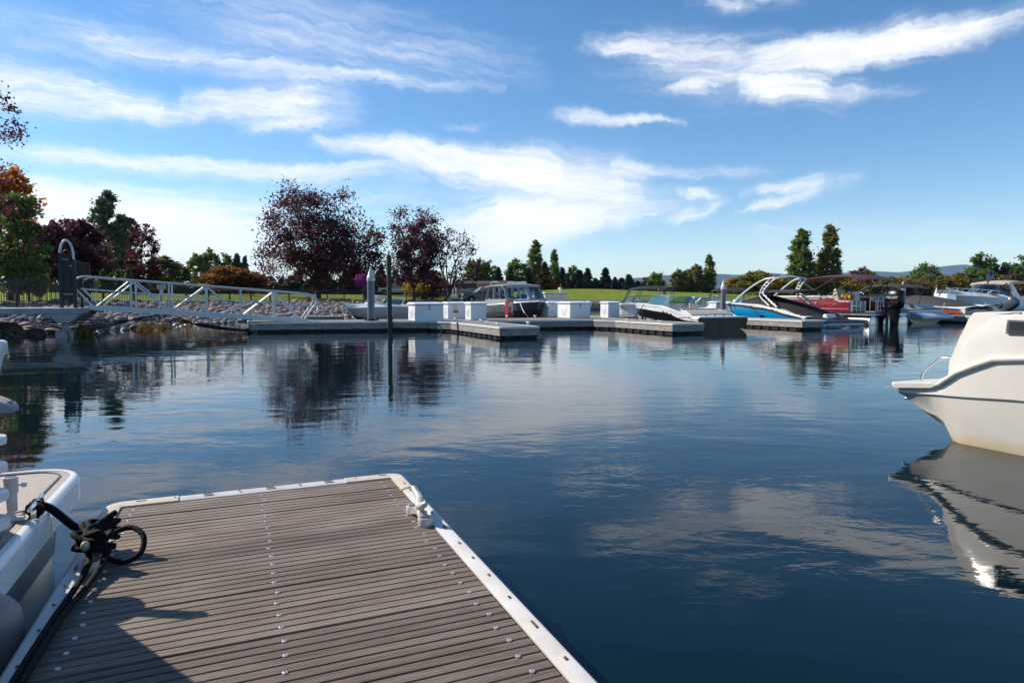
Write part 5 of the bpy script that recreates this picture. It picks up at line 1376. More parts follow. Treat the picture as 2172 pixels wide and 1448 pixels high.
MB().prism([(PE - .02, PZ - .095), (PE - .03, PZ - .20), (PE - .10, PZ - .26), (PE - .10, PZ - .095)], 'y', -4.1, UC - .42).build('splash_skirt', ALU, nb)
# added unseen side panel, outline shaped to shade the planks; stern seats behind it
MB().prism([(-3.9, PZ), (2.40, PZ), (2.28, .75), (2.08, 1.01), (1.93, 1.15), (-3.9, 1.18)], 'x', PE - .21, PE - .16).build('side_panel', WHITE, nb, bevel=.01)
MB().box((PE - .52, -.35, PZ + .25), (.55, 2.3, .5)).build('lounge_seat', VINYL, nb, bevel=.05)
MB().box((PE - .27, -.35, PZ + .62), (.16, 2.3, .36)).build('seat_back', VINYL, nb, bevel=.05)
bc = MB(); bc.tube([(PE - .04, UC - .55, PZ + .02), (PE - .04, UC - .42, PZ + .02)], .004, 5)
# boat cleat with the rope's eye
kc = empty('deck_cleat', (pv + .0, pu + .0, PZ), .05, parent=nb)
MB().tube([(0, -.085, .040), (0, -.04, .034), (0, .04, .034), (0, .085, .040)], [.007, .010, .010, .007], 10).build('horn', STEEL, kc, 60)
MB().box((0, -.03, .014), (.014, .018, .028)).build('foot', STEEL, kc); MB().box((0, .03, .014), (.014, .018, .028)).build('foot', STEEL, kc); MB().box((0, 0, .002), (.03, .11, .004)).build('plate', STEEL, kc)
lw = [];
for k in range(22):
    lw.append((.022 * math.sin(k * 1.9), -.03 + .06 * (k % 7) / 6, .022 + .018 * math.cos(k * 1.9)))


MB().tube(smoothpath([(pv + x, pu + y, PZ + z) for x, y, z in lw], 5), .0065, 8).build('eye', ROPE, rope, 60)
# drain trim line and rod holder
MB().tube(smoothpath([(PE - .10, UC - .62, PZ + .003), (PE - .03, UC - .60, PZ + .004), (PE + .003, UC - .60, PZ - .02), (PE + .004, UC - .60, PZ - .095)], 5), .003, 6).build('bonding_wire', STEEL, nb)
rp_ = at_z(27, 1103, PZ); rv, ru = vu(rp_)
rh = empty('rod_holder', (rv, ru, PZ), 0, parent=nb); rh.scale = (.56, .56, .62)
MB().lathe([(.022, .045), (.024, .05), (.025, .13), (.031, .134), (.0325, .20), (.034, .202), (.034, .212), (.029, .213), (.028, .15), (.001, .149)], (0, 0, 0), 24).build('cup', mat('plastic_pinkish_white', (.66, .60, .60), .45), rh, 40)
MB().loft([[(x_ + .02 * math.cos(a), .018 * math.sin(a), z) for a in np.linspace(0, 2 * math.pi, 12, endpoint=False)] for x_, z in ((.0, .05), (-.012, .04), (-.006, .02), (.004, .0))], True, True).build('bracket', MATS['plastic_pinkish_white'], rh, 60)
MB().box((.012, -.01, .008), (.085, .05, .016)).build('foot', MATS['plastic_pinkish_white'], rh, bevel=.006)
MB().tube([(.03, 0, .17), (.05, 0, .17)], .004, 6).build('knob_stem', STEEL, rh)
MB().lathe([(.001, 0), (.012, .0), (.013, .012), (.010, .022), (.001, .024)], (0, 0, 0), 10, M=Matrix.Translation((.047, 0, .17)) @ Matrix.Rotation(math.pi / 2, 4, 'Y')).build('knob', WHITE, rh, 40)
# folded boarding ladder with wide rounded steps (only their rims reach into the picture)
ld = empty('boarding_ladder', (0, 0, 0), 0, parent=nb)
for i, (px_, py_, Yd) in enumerate(((18, 1108, 1.72), (13, 1050, 1.76), (11, 990, 1.80), (9, 932, 1.84))):
    q = at_y(px_, py_, Yd); v1, u1 = vu(q); L_ = .30; dd = Vector((-.92, -.1, 0))
    rg_ = []
    for k, (s_, w_) in enumerate(((0, .012), (.006, .034), (.02, .058), (.04, .074), (.07, .084), (.13, .086))):
        c = Vector((v1, u1, 0)) + Vector((-1, .1, 0)) * s_; n_ = Vector((.1, 1, 0))
        rg_.append([(c.x + n_.x * a, c.y + n_.y * a, q.z + z) for a, z in ((-w_, -.002), (-w_ * .9, .007), (0, .009), (w_ * .9, .007), (w_, -.002), (w_ * .9, -.013), (0, -.014), (-w_ * .9, -.013))])
    MB().loft(rg_, True, True).build('step', WHITE, ld, 50)
for dxs in (.085, .115):
    a_ = at_y(11, 1130, 1.72); c_ = at_y(11, 730, 1.95); va, ua = vu(a_); vc, uc_ = vu(c_)
    MB().tube([(va - dxs, ua + .02, a_.z - .1), (vc - dxs, uc_ + .02, c_.z)], .014, 8).build('rail', STEEL, ld, 60)
# stern of the boat lying beyond the pontoon boat: its grey padded platform and white coaming reach in at the left edge
YN = 4.3
q = at_y(30, 872, YN); v1, u1 = vu(q); q2 = at_y(8, 728, YN); v2, u2 = vu(q2)
nbt = empty('neighbour_boat', (0, 0, 0), PHI, 'white boat stern with grey quilted platform lying beyond the pontoon boat', 'boat')
rg_ = []
for s_, w_, zz_, th in ((0, .04, .0, .006), (.012, .08, .004, .022), (.04, .11, .012, .036), (.09, .14, .030, .045), (.16, .16, .055, .05), (1.3, .16, .075, .05)):
    rg_.append([(v1 - s_, u1 + .08 + a * w_, q.z + zz_ + z * th) for a, z in ((-1, -.6), (-.97, .3), (-.9, .8), (-.45, 1), (0, .85), (.45, 1), (.9, .8), (.97, .3), (1, -.6), (.6, -1), (-.6, -1))])
MB().loft(rg_, True, True).build('padded_platform', mat('quilt_grey', (.33, .31, .31), .8, var=.15, vscale=6), nbt, 50)
pn = MB()
for k in range(5): pn.tube([(v1 - .05 - .05 * k, u1 + .08 - .10 - .006 * k, q.z + .03 + .013 * k), (v1 - .05 - .05 * k, u1 + .06, q.z + .055 + .012 * k), (v1 - .05 - .05 * k, u1 + .16, q.z + .05 + .012 * k)], .006, 6)
pn.build('piping', GREYP, nbt, 60)
MB().prism([(v2, q2.z - .01), (v2 - .006, q2.z + .012), (v2 - .03, q2.z + .02), (v2 - 1.3, q2.z + .03), (v2 - 1.3, q2.z - .3), (v2 - .2, q2.z - .3), (v2 - .06, q2.z - .22), (v2 - .03, q2.z - .10), (v2 - .004, q2.z - .05)], 'y', u2 - .02, u2 + .10).build('coaming', WHITE, nbt, bevel=.01)
hr = []
for k, (x_, w_) in enumerate(((v1 - 1.2, .70), (v1 - 1.6, .80), (v1 - 2.8, .85), (v1 - 4.6, .70), (v1 - 5.8, .4), (v1 - 6.4, .04))):
    c = u1 + .60
    hr.append([(x_, c - w_, .82), (x_, c - w_ * .96, .45), (x_, c - w_ * .8, .02), (x_, c, -.3), (x_, c + w_ * .8, .02), (x_, c + w_ * .96, .45), (x_, c + w_, .82)])
mbh = MB(); mbh.loft(hr, closed=True); mbh.add(hr[0], [tuple(range(7))]); mbh.build('hull', WHITE, nbt, 35)
# fender squeezed between boat and dock
FEN = mat('fender_taupe', (.30, .265, .235), .55, var=.2, vscale=6)
fq = at_z(34, 1330, .30); fv, fu = vu(fq)
fn = empty('boat_fender', D(-.565, fu - .08, 0), PHI, 'worn taupe vinyl fender hanging between pontoon boat and near finger', 'fender')
FT = .445
MB().lathe([(.001, .02), (.04, .03), (.062, .07), (.066, .12), (.066, FT - .10), (.060, FT - .065), (.042, FT - .04), (.022, FT - .025), (.018, FT + .005), (.012, FT + .01), (.001, FT + .01)], (0, 0, 0), 28).build('body', FEN, fn, 60)
MB().tube([(0, 0, FT), (.0, .01, FT + .05), (-.10, .02, PZ + .01)], .005, 6).build('hanger', ROPE, fn)
# ================================================================ VEGETATION
def gz1(x, y): return float(ground_z(np.array([x]), np.array([y]))[0])
def leaf_geo(P, size, rs, aspect=1.5, out=None, droop=0.0):
    n = len(P); P = np.asarray(P)
    d = rs.normal(size=(n, 3))
    if out is not None: d = d * .55 + out * 1.0
    d[:, 2] -= droop
    d /= np.linalg.norm(d, axis=1, keepdims=True) + 1e-9
    a = rs.normal(size=(n, 3)); s = np.cross(d, a); s /= np.linalg.norm(s, axis=1, keepdims=True) + 1e-9
    sz = size * rs.uniform(.6, 1.35, size=(n, 1))
    nrm = np.cross(d, s) * sz * .18
    v = np.stack([P - d * sz * aspect * .5, P + s * sz * .5 + nrm, P + d * sz * aspect * .5, P - s * sz * .5 + nrm], 1).reshape(-1, 3)
    f = np.arange(4 * n).reshape(n, 4)
    return v, f
def mesh_np(name, v, f, m):
    me = bpy.data.meshes.new(name); nv, nf = len(v), len(f); k = f.shape[1]
    me.vertices.add(nv); me.vertices.foreach_set('co', np.asarray(v, np.float32).reshape(-1))
    me.loops.add(nf * k); me.loops.foreach_set('vertex_index', np.asarray(f, np.int32).reshape(-1))
    me.polygons.add(nf); me.polygons.foreach_set('loop_start', np.arange(0, nf * k, k, dtype=np.int32)); me.polygons.foreach_set('loop_total', np.full(nf, k, np.int32))
    me.materials.append(m); me.update(calc_edges=True); return me
BARK = mat('bark', (.065, .05, .04), .9, var=.3, vscale=6, bump=.02, bscale=12)
BARKL = mat('bark_pale', (.14, .115, .09), .9, var=.3, vscale=6)
def branch(mb, a, c, r0, r1, rs, bend=.12, n=5):
    a = np.array(a); c = np.array(c); L = np.linalg.norm(c - a); mid = rs.normal(size=3) * L * bend; pts = []
    for i in range(n + 1):
        t_ = i / n; p = a + (c - a) * t_ + mid * math.sin(math.pi * t_) ; p[2] += L * .10 * math.sin(math.pi * t_) * (1 - t_)
        pts.append(tuple(p))
    mb.tube(pts, [r0 + (r1 - r0) * i / n for i in range(n + 1)], 6, caps=False)
    return pts
def decid(seed, h, w, fork, ncl, nleaf, lsize, leafm, bark=BARK, r0=None, zc=None, rz=None, sig=.07, shell=.45, multi=5, droop=.0, lean=0.0, bare=0, taper=0.0, lobes=None):
    rs = np.random.RandomState(seed); mb = MB(); r0 = r0 or h * .022
    zc = zc if zc is not None else h * .62; rz = rz or (h - zc); zlow = zc - (zc - fork * h * .75)
    th_ = (lean * w, 0, fork * h)
    branch(mb, (0, 0, -.1), th_, r0 * 1.25, r0 * .8, rs, .03)
    limbs = []
    for i in range(multi):
        a = 2 * math.pi * (i + rs.uniform(-.3, .3)) / multi; q = rs.uniform(.25, .6)
        e = (th_[0] + math.cos(a) * w * .5 * q, th_[1] + math.sin(a) * w * .5 * q, zc + rs.uniform(-.25, .45) * rz)
        limbs.append(branch(mb, th_, e, r0 * .62, r0 * .22, rs, .10, 7))
    limbs.append(branch(mb, th_, (th_[0], th_[1], zc + rz * .55), r0 * .6, r0 * .2, rs, .06, 7))
    allp = np.array([p for l in limbs for p in l[2:]])
    P = []
    if lobes: lw_ = np.array([l[2] ** 1.6 * l[3] for l in lobes]); lw_ /= lw_.sum()
    for i in range(ncl):
        while True:
            u_ = rs.uniform(-1, 1, 3)
            if np.linalg.norm(u_) < 1: break
        u_ = u_ / (np.linalg.norm(u_) + 1e-6) * (np.linalg.norm(u_) ** shell)
        c = np.array([u_[0] * w * .5 + th_[0], u_[1] * w * .5, zc + (u_[2] * rz if u_[2] > 0 else u_[2] * (zc - fork * h * .7))])
        if lobes:
            lb = lobes[rs.choice(len(lobes), p=lw_)]
            c = np.array([lb[0] + u_[0] * lb[2], u_[1] * lb[2] * 1.1, lb[1] + u_[2] * lb[3]])
        else:
            c[:2] *= 1 + .12 * math.sin(3 * math.atan2(u_[1], u_[0]) + seed)
            if taper: c[:2] *= max(.08, 1 - taper * max(0, (c[2] - zc * .5) / (h - zc * .5)) ** 1.2)
        j = np.argmin(np.linalg.norm((allp - c) * (1, 1, 1.5), axis=1) + (allp[:, 2] > c[2]) * .6)
        branch(mb, allp[j], c, r0 * .16, r0 * .04, rs, .10, 4)
        if i < bare: continue
        k = max(3, int(nleaf / ncl * rs.uniform(.4, 1.6)))
        s_ = sig * w * rs.uniform(.6, 1.3) * (1 - taper * .6 * max(0, c[2] / h))
        P.append(c + rs.normal(size=(k, 3)) * (s_, s_, s_ * .75)); tw = rs.uniform(0, 1, (max(2, k // 4), 1)); P.append(allp[j] + (c - allp[j]) * tw + rs.normal(size=(len(tw), 3)) * s_ * .5)
    P = np.concatenate(P); P[:, 2] -= droop * np.linalg.norm(P[:, :2], axis=1)
    v, f = leaf_geo(P, lsize, rs)
    tm_ = mb.mesh('trunk', 60); tm_.materials.append(bark)
    return tm_, mesh_np('crown', v, f, leafm)
def conifer(seed, h, w, n, lsize, leafm, fill=1.0, base=.04, power=.9, bark=BARK):
    rs = np.random.RandomState(seed); mb = MB(); mb.tube([(0, 0, -.1), (0, 0, h * .5), (0, 0, h * .99)], [h * .018, h * .011, h * .002], 6)
    P = []; O = []; nb_ = int(95 * fill)
    for i in range(nb_):
        q = (i + rs.uniform(0, 1)) / nb_; z = h * (base + (1 - base) * q ** 1.05); R = w * .5 * (1 - q) ** power * rs.uniform(.62, 1.12) + w * .012
        a = rs.uniform(0, 6.283); k = max(4, int(n / nb_ * (1.9 - 1.7 * q)))
        t_ = rs.uniform(.05, 1, k) ** .7; rr = R * t_
        side = rs.normal(size=k) * R * .16 * (1.15 - t_ * .6)
        x = math.cos(a) * rr - math.sin(a) * side; y = math.sin(a) * rr + math.cos(a) * side
        zz_ = z - rr * .22 + rr * rr / max(R, .01) * .10 + rs.normal(size=k) * h * .008
        P.append(np.stack([x, y, np.maximum(zz_, .05)], 1)); O.append(np.stack([np.cos(a) * np.ones(k), np.sin(a) * np.ones(k), -.25 * np.ones(k)], 1))
    P.append(np.stack([rs.normal(size=30) * w * .008, rs.normal(size=30) * w * .008, h * rs.uniform(.9, 1.0, 30)], 1)); O.append(np.tile([0, 0, 1.0], (30, 1)))
    P = np.concatenate(P); O = np.concatenate(O)
    v, f = leaf_geo(P, lsize, rs, 2.2, O)
    tm_ = mb.mesh('trunk', 60); tm_.materials.append(bark)
    return tm_, mesh_np('crown', v, f, leafm)
def pine(seed, h, w, n, lsize, leafm):
    rs = np.random.RandomState(seed); mb = MB(); mb.tube([(0, 0, -.1), (w * .03, 0, h * .4), (-w * .02, 0, h * .98)], [h * .022, h * .014, h * .003], 7); P = []
    for i in range(64):
        q = (i + rs.uniform(0, 1)) / 64; z = h * (.22 + .77 * q); R = w * .5 * (1 - .72 * q ** 1.4) * rs.uniform(.45, 1.1); a = rs.uniform(0, 6.28)
        e = np.array((math.cos(a) * R, math.sin(a) * R, z + R * .12)); branch(mb, (0, 0, z - R * .15), e, h * .004, h * .0015, rs, .08, 3)
        for s_ in (1.0, .6):
            k = int(n / 120); P.append(e * (s_, s_, 1) + rs.normal(size=(k, 3)) * (w * .055, w * .055, w * .034))
    P = np.concatenate(P); v, f = leaf_geo(P, lsize, rs, 1.8)
    tm_ = mb.mesh('trunk', 60); tm_.materials.append(BARKL)
    return tm_, mesh_np('crown', v, f, leafm)
G_SPR = leafmat('needles_spruce', [(.025, .046, .035), (.039, .074, .049), (.060, .099, .070)], .12)
G_SPB = leafmat('needles_blue_spruce', [(.038, .072, .068), (.061, .105, .095), (.094, .139, .118)], .12)
G_SPO = leafmat('needles_rusty', [(.072, .065, .023), (.124, .091, .029), (.169, .098, .033)], .2)
G_PINE = leafmat('needles_pine', [(.055, .085, .046), (.096, .131, .066), (.146, .176, .089)], .15)
G_POP = leafmat('leaves_poplar', [(.101, .168, .040), (.168, .236, .049), (.259, .281, .059)], .35)
G_POY = leafmat('leaves_poplar_turning', [(.092, .134, .030), (.185, .193, .034), (.336, .260, .037)], .35)
G_GRN = leafmat('leaves_green', [(.067, .123, .031), (.123, .190, .045), (.190, .245, .063)], .35)
G_OLV = leafmat('leaves_olive', [(.102, .118, .037), (.169, .169, .050), (.251, .215, .064)], .35)
G_YEL = leafmat('leaves_yellow', [(.206, .181, .028), (.379, .276, .028), (.517, .328, .030)], .4)
G_ORG = leafmat('leaves_orange', [(.317, .090, .024), (.536, .169, .028), (.674, .277, .036)], .45)
G_ORD = leafmat('leaves_rust', [(.166, .053, .018), (.270, .090, .022), (.330, .166, .030)], .4)
G_PUR = leafmat('leaves_purple', [(.047, .021, .029), (.095, .034, .044), (.185, .052, .062)], .38)
G_RED = leafmat('leaves_dark_red', [(.052, .013, .018), (.098, .021, .026), (.143, .029, .033)], .35)
G_BRN = leafmat('leaves_brown', [(.078, .058, .033), (.130, .098, .052), (.169, .117, .058)], .3)
PROTO = {}
def proto(kind, var):
    k = (kind, var)
    if k in PROTO: return PROTO[k]
    s = 100 + var * 17
    if kind == 'spruce': r_ = conifer(s, 10, 4.4, 5200, .46, G_SPR, 1.25, .01, .78)
    elif kind == 'poplar': r_ = decid(s + 1, 10, 2.3, .05, 190, 9500, .17, G_POP, BARKL, zc=4.6, sig=.09, shell=.5, multi=6, taper=.40)
    elif kind == 'round': r_ = decid(s + 2, 10, 8.0, .22, 110, 5200, .42, G_GRN, BARK, sig=.065, shell=.42, zc=5.4)
    elif kind == 'airy': r_ = decid(s + 3, 10, 5.0, .22, 80, 3800, .36, G_GRN, BARKL, sig=.06, shell=.4, zc=5.6)
    elif kind == 'bush': r_ = decid(s + 4, 10, 15.0, .08, 90, 4200, .72, G_OLV, BARK, sig=.06, shell=.4, zc=3.6, multi=7)
    elif kind == 'pine': r_ = pine(s + 5, 10, 3.6, 5200, .17, G_PINE)
    elif kind == 'column': r_ = decid(s + 6, 10, 4.0, .12, 80, 3600, .22, G_RED, BARK, sig=.08, shell=.45, zc=3.9, multi=5)
    PROTO[k] = r_
    return r_
def put_tree(kind, var, px, ptop, wpx, Y, matl, label, cat='tree', group=None, name=None, base_w=None, hscale=None):
    base = {'spruce': 5.0, 'poplar': 2.3, 'round': 8.0, 'airy': 5.0, 'bush': 15.0, 'pine': 3.6, 'column': 4.0}[kind]
    p = at_y(px, 640, Y); zt = at_y(px, ptop, Y).z; g = gz1(p.x, p.y); h = max(.4, zt - g); w = wpx / F * Y * (1.55 if kind == 'spruce' else (1.15 if kind == 'airy' else (0.95 if kind == 'poplar' else (1.45 if kind == 'pine' else 1.0))))
    tm_, cm = proto(kind, var)
    r = empty(name or {'spruce': 'spruce_tree', 'poplar': 'poplar_tree', 'round': 'broadleaf_tree', 'airy': 'slender_tree', 'bush': 'shrub', 'pine': 'pine_tree', 'column': 'columnar_tree'}[kind], (p.x, p.y, g), (px * 1.7) % 6.28, label, cat, group)
    r.scale = (w / base, w / base, h / 10)
    for nm, me in (('trunk', tm_), ('crown', cm)):
        o = bpy.data.objects.new(nm, me); COL.objects.link(o); o.parent = r
        if nm == 'crown': o.material_slots[0].link = 'OBJECT'; o.material_slots[0].material = matl
    return r
def own_tree(name, meshes, px, Y, label, rot=0.0, cat='tree', group=None):
    p = at_y(px, 640, Y); r = empty(name, (p.x, p.y, gz1(p.x, p.y)), rot, label, cat, group)
    for nm, me in zip(('trunk', 'crown'), meshes):
        o = bpy.data.objects.new(nm, me); COL.objects.link(o); o.parent = r
    return r
def hpx(ptop, Y, px=700): p = at_y(px, 640, Y); return at_y(0, ptop, Y).z - gz1(p.x, p.y)
# big purple-leaved trees by the fence
def px_lobes(pc, Y, L):
    g = gz1(at_y(pc, 640, Y).x, Y)
    return [((x - pc) / F * Y, at_y(x, y, Y).z - g, rx / F * Y, rz_ / F * Y) for x, y, rx, rz_ in L]
own_tree('purple_tree', decid(7, hpx(378, 64), 250 / F * 64, .15, 330, 19000, .155, G_PUR, r0=.24, zc=hpx(378, 64) * .50, sig=.045, multi=8, lobes=px_lobes(675, 64, [(648, 480, 72, 74), (610, 560, 68, 46), (735, 545, 66, 60), (690, 580, 60, 36), (640, 415, 32, 36), (725, 450, 34, 46), (560, 535, 28, 26), (676, 520, 80, 60)])), 675, 64, 'largest purple leaved tree, standing behind the fence near the ramp foot', 0.0)
own_tree('purple_tree', decid(19, hpx(470, 64.5), 130 / F * 64.5, .2, 70, 3600, .16, G_PUR, r0=.1, zc=hpx(470, 66) * .58, sig=.075, shell=.5, multi=5), 772, 66.5, 'medium purple tree between the two big purple trees', 1.2)
own_tree('purple_tree', decid(23, hpx(443, 68), 150 / F * 68, .13, 150, 8200, .155, G_PUR, r0=.17, zc=hpx(443, 68) * .56, sig=.055, multi=6, lobes=px_lobes(878, 68, [(872, 490, 50, 44), (850, 545, 48, 46), (880, 560, 40, 40), (905, 500, 24, 36)])), 878, 68, 'purple leaved tree behind the white dock box numbered 2', 2.0)
own_tree('purple_tree', decid(31, hpx(470, 69), 135 / F * 69, .12, 95, 2600, .16, G_PUR, r0=.15, zc=hpx(470, 69) * .62, sig=.05, shell=.30, multi=7, lean=.12, bare=34), 938, 69.5, 'half bare purple tree with visible branches left of the sheds', .2)
put_tree('round', 1, 918, 572, 44, 73, G_PUR, 'low purple shrub beneath the half bare tree', 'shrub')
put_tree('bush', 0, 905, 578, 80, 74, G_YEL, 'yellowish shrub glowing behind the half bare tree trunks', 'shrub')
put_tree('round', 0, 108, 470, 92, 56, G_PUR, 'purple leaved tree behind the arched gate', 'tree')
put_tree('round', 1, 160, 466, 104, 60, G_PUR, 'purple leaved tree between the gate and the tall pine', 'tree')
put_tree('round', 2, 190, 500, 90, 66, G_BRN, 'brownish tree left of the tall pine', 'tree')
# maple at the left edge: orange top, green base
mh = hpx(425, 34)
own_tree('maple_tree', decid(41, mh, 112 / F * 34, .2, 80, 5200, .13, G_ORG, r0=.12, zc=mh * .68, sig=.07, multi=6), 22, 34.6, 'maple with fiery orange upper leaves beside the arched gate')
mh = hpx(495, 33)
own_tree('maple_tree', decid(43, mh, 104 / F * 33, .12, 90, 6500, .13, G_GRN, r0=.1, zc=mh * .45, sig=.075, multi=6), 38, 33.0, 'dark green maple in front of the orange one')
put_tree('round', 1, 84, 555, 36, 35, G_YEL, 'small yellow and orange maple right of the green one', 'tree')
nh = hpx(205, 27)
own_tree('dark_leaved_tree', decid(47, nh, 270 / F * 27, .2, 120, 4200, .10, G_PUR, r0=.13, zc=nh * .66, sig=.045, shell=.38, multi=7), -88, 27.5, 'dark leaved branches reaching in above the orange maple')
for (px, pt, w_, Y, vr, lab) in ((234, 407, 62, 78, 0, 'tallest ragged pine rising above the gangway'), (262, 455, 46, 80, 1, 'slim pine right of the tallest pine'), (281, 462, 34, 77, 0, 'narrow pine left of the dark red column tree')):
    put_tree('pine', vr, px, pt, w_, Y, G_PINE, lab)
put_tree('column', 0, 308, 468, 62, 62, G_RED, 'dark red columnar tree right of the pines', 'tree')
put_tree('airy', 0, 345, 545, 60, 70, G_OLV, 'olive young tree right of the dark red column tree', 'tree')
put_tree('airy', 1, 375, 560, 50, 74, G_OLV, 'low olive tree behind the gangway rail', 'tree')
for i, (px, pt, w_, Y) in enumerate(((220, 573, 22, 52), (238, 580, 18, 52), (252, 572, 20, 53), (275, 570, 24, 52))):
    put_tree('spruce', i % 3, px, pt, w_, Y, G_GRN, 'small cone shaped evergreen on the lawn below the pines', 'evergreen', 'small cone evergreens')
for i, (px, pt, w_) in enumerate(((425, 540, 36), (450, 532, 34), (478, 535, 36), (505, 540, 34), (522, 545, 26))):
    put_tree('airy' if i < 3 else 'spruce', i % 3, px, pt, w_, 115, G_POP if i < 3 else G_PINE, ['pale green far tree behind the orange shrub', 'far evergreen behind the orange shrub'][i >= 3], 'tree', 'far trees behind the orange shrub')
put_tree('round', 0, 485, 565, 80, 78, G_ORD, 'rusty orange round tree behind the gangway', 'tree')
put_tree('round', 2, 535, 578, 60, 79, G_ORD, 'smaller amber round tree beside the rusty one', 'tree')
put_tree('bush', 1, 470, 610, 130, 74, G_BRN, 'dull brown hedge shrub below the rusty tree', 'shrub')
put_tree('bush', 0, 405, 600, 90, 70, G_YEL, 'yellow autumn shrub behind the fence and ramp', 'shrub')
rs_ = random.Random(9)
for i, (px, pt, m_) in enumerate(((300, 598, G_OLV), (335, 602, G_BRN), (365, 600, G_OLV), (440, 604, G_BRN))): put_tree('bush', i % 2, px, pt, 52, 96 + i, m_, ['olive shrub behind the dark red column tree', 'brown shrub behind the notice sign', 'olive shrub right of the notice sign', 'brown shrub left of the rusty tree'][i], 'shrub')
for i in range(13):
    px = 560 + i * 19 + rs_.uniform(-5, 5)
    put_tree('spruce', i % 4, px, rs_.uniform(572, 600), rs_.uniform(30, 44), 92 + rs_.uniform(-4, 6), (G_SPR, G_SPB)[i % 2], 'dark spruce in the dense row behind the purple trees', 'tree', 'spruce row behind the purple trees')
for i in range(6):
    px = 815 + i * 25 + rs_.uniform(-5, 5)
    put_tree('spruce', (i + 1) % 4, px, rs_.uniform(560, 592), rs_.uniform(26, 38), 98 + rs_.uniform(-4, 6), (G_SPR, G_SPB)[i % 2], 'spruce in the row behind the parked pickups', 'tree', 'spruce row behind the pickups')
for i, (px, pt, w_) in enumerate(((1000, 556, 34), (1018, 552, 30), (1038, 551, 28))): put_tree('airy', i % 3, px, pt, w_, 118, G_POP, 'thin pale tree behind the sheds', 'tree', 'thin trees behind the sheds')
put_tree('spruce', 0, 1057, 568, 30, 112, G_SPB, 'bluish spruce directly above the barn roof'); put_tree('spruce', 1, 1012, 570, 26, 110, G_SPR, 'dark spruce behind the beige shed')
put_tree('airy', 1, 1096, 553, 42, 122, G_POP, 'pale rounded tree between the bluish spruce and the tall poplar', 'tree'); put_tree('spruce', 2, 1083, 568, 26, 118, G_SPR, 'dark spruce left of the pale rounded tree')
put_tree('poplar', 0, 1136, 505, 38, 128, G_POP, 'tall green poplar behind the grey cabin boat'); put_tree('poplar', 1, 1175, 529, 26, 134, G_POP, 'shorter poplar right of the tall green poplar')
put_tree('spruce', 3, 1155, 557, 34, 118, G_SPO, 'rusty tinged spruce below the two poplars'); put_tree('round', 1, 1180, 590, 26, 117, G_ORD, 'small rust coloured tree among the spruces', 'tree')
row = [(1122, 570, 24, G_SPR), (1192, 568, 30, G_SPR), (1216, 562, 30, G_POP), (1230, 574, 34, G_SPO), (1246, 570, 32, G_SPR), (1262, 590, 26, G_SPB), (1284, 569, 36, G_SPR), (1304, 588, 24, G_SPR), (1318, 590, 34, G_SPB), (1333, 583, 34, G_SPB), (1352, 596, 24, G_SPR), (1366, 598, 22, G_SPR), (1378, 600, 20, G_SPB), (1275, 600, 30, G_SPR), (1205, 600, 34, G_SPR), (1240, 598, 30, G_SPR)]
for i in range(12): row.append((1190 + i * 19, 592 + (i * 7) % 13, 26, (G_SPR, G_SPB)[i % 2]))
for i, (px, pt, w_, m_) in enumerate(row):
    if m_ is G_POP: put_tree('airy', 2, px, pt, w_, 126, m_, 'pale green tree peeping over the spruce row', 'tree')
    else: put_tree('spruce', i % 4, px, pt, w_, 122 + (i * 7 % 9), m_, 'spruce in the dark row along the golf green', 'tree', 'spruce row along the green')
put_tree('round', 0, 1391, 578, 34, 126, G_POP, 'fresh green round tree standing alone right of the spruces', 'tree')
put_tree('airy', 0, 1372, 588, 34, 132, G_BRN, 'thin brownish tree beside the fresh green one', 'tree')
put_tree('airy', 1, 1440, 574, 30, 124, G_OLV, 'olive tree left of the narrow poplar pair', 'tree'); put_tree('airy', 2, 1458, 570, 34, 126, G_POY, 'yellow green tree beside the narrow poplar', 'tree'); put_tree('airy', 0, 1478, 562, 30, 125, G_OLV, 'ragged olive tree touching the narrow poplar', 'tree')
put_tree('poplar', 1, 1503, 540, 29, 126, G_POP, 'narrow pointed poplar standing behind the bowrider')
for i in range(14):
    px = 1395 + i * 15 + rs_.uniform(-5, 5)
    put_tree('bush', i % 3, px, rs_.uniform(604, 622), rs_.uniform(30, 46), 128 + rs_.uniform(-3, 5), (G_BRN, G_YEL, G_ORD, G_OLV)[i % 4], 'low autumn shrub in the hedge behind the golf green', 'shrub', 'autumn shrubs behind the green')
put_tree('round', 1, 1552, 590, 40, 130, G_YEL, 'yellow green tree just right of the narrow poplar', 'tree')
put_tree('round', 2, 1607, 576, 76, 120, G_POY, 'broad yellow green tree behind the blue boat tower', 'tree'); put_tree('round', 0, 1643, 584, 58, 118, G_YEL, 'golden tree beside the broad yellow green one', 'tree')
put_tree('poplar', 0, 1697, 480, 52, 132, G_POP, 'fully green tall poplar behind the blue boat tower'); put_tree('poplar', 1, 1757, 477, 48, 132, G_POY, 'tall poplar turning yellow behind the burgundy canopy')
put_tree('airy', 1, 1728, 560, 40, 136, G_OLV, 'small olive tree between the two tall poplars', 'tree')
right = [(1790, 590, 50, 'round', G_OLV), (1826, 570, 44, 'airy', G_BRN), (1850, 585, 44, 'round', G_BRN), (1884, 596, 40, 'round', G_YEL), (1918, 588, 44, 'airy', G_BRN), (1962, 561, 52, 'round', G_GRN), (1940, 592, 50, 'round', G_OLV), (1985, 590, 56, 'round', G_OLV), (2016, 585, 50, 'round', G_GRN), (2046, 580, 50, 'airy', G_OLV), (2078, 541, 46, 'airy', G_GRN), (2086, 575, 56, 'round', G_GRN), (2116, 566, 52, 'round', G_PUR), (2150, 560, 50, 'round', G_OLV), (2166, 541, 60, 'airy', G_GRN), (2200, 560, 60, 'round', G_OLV)]
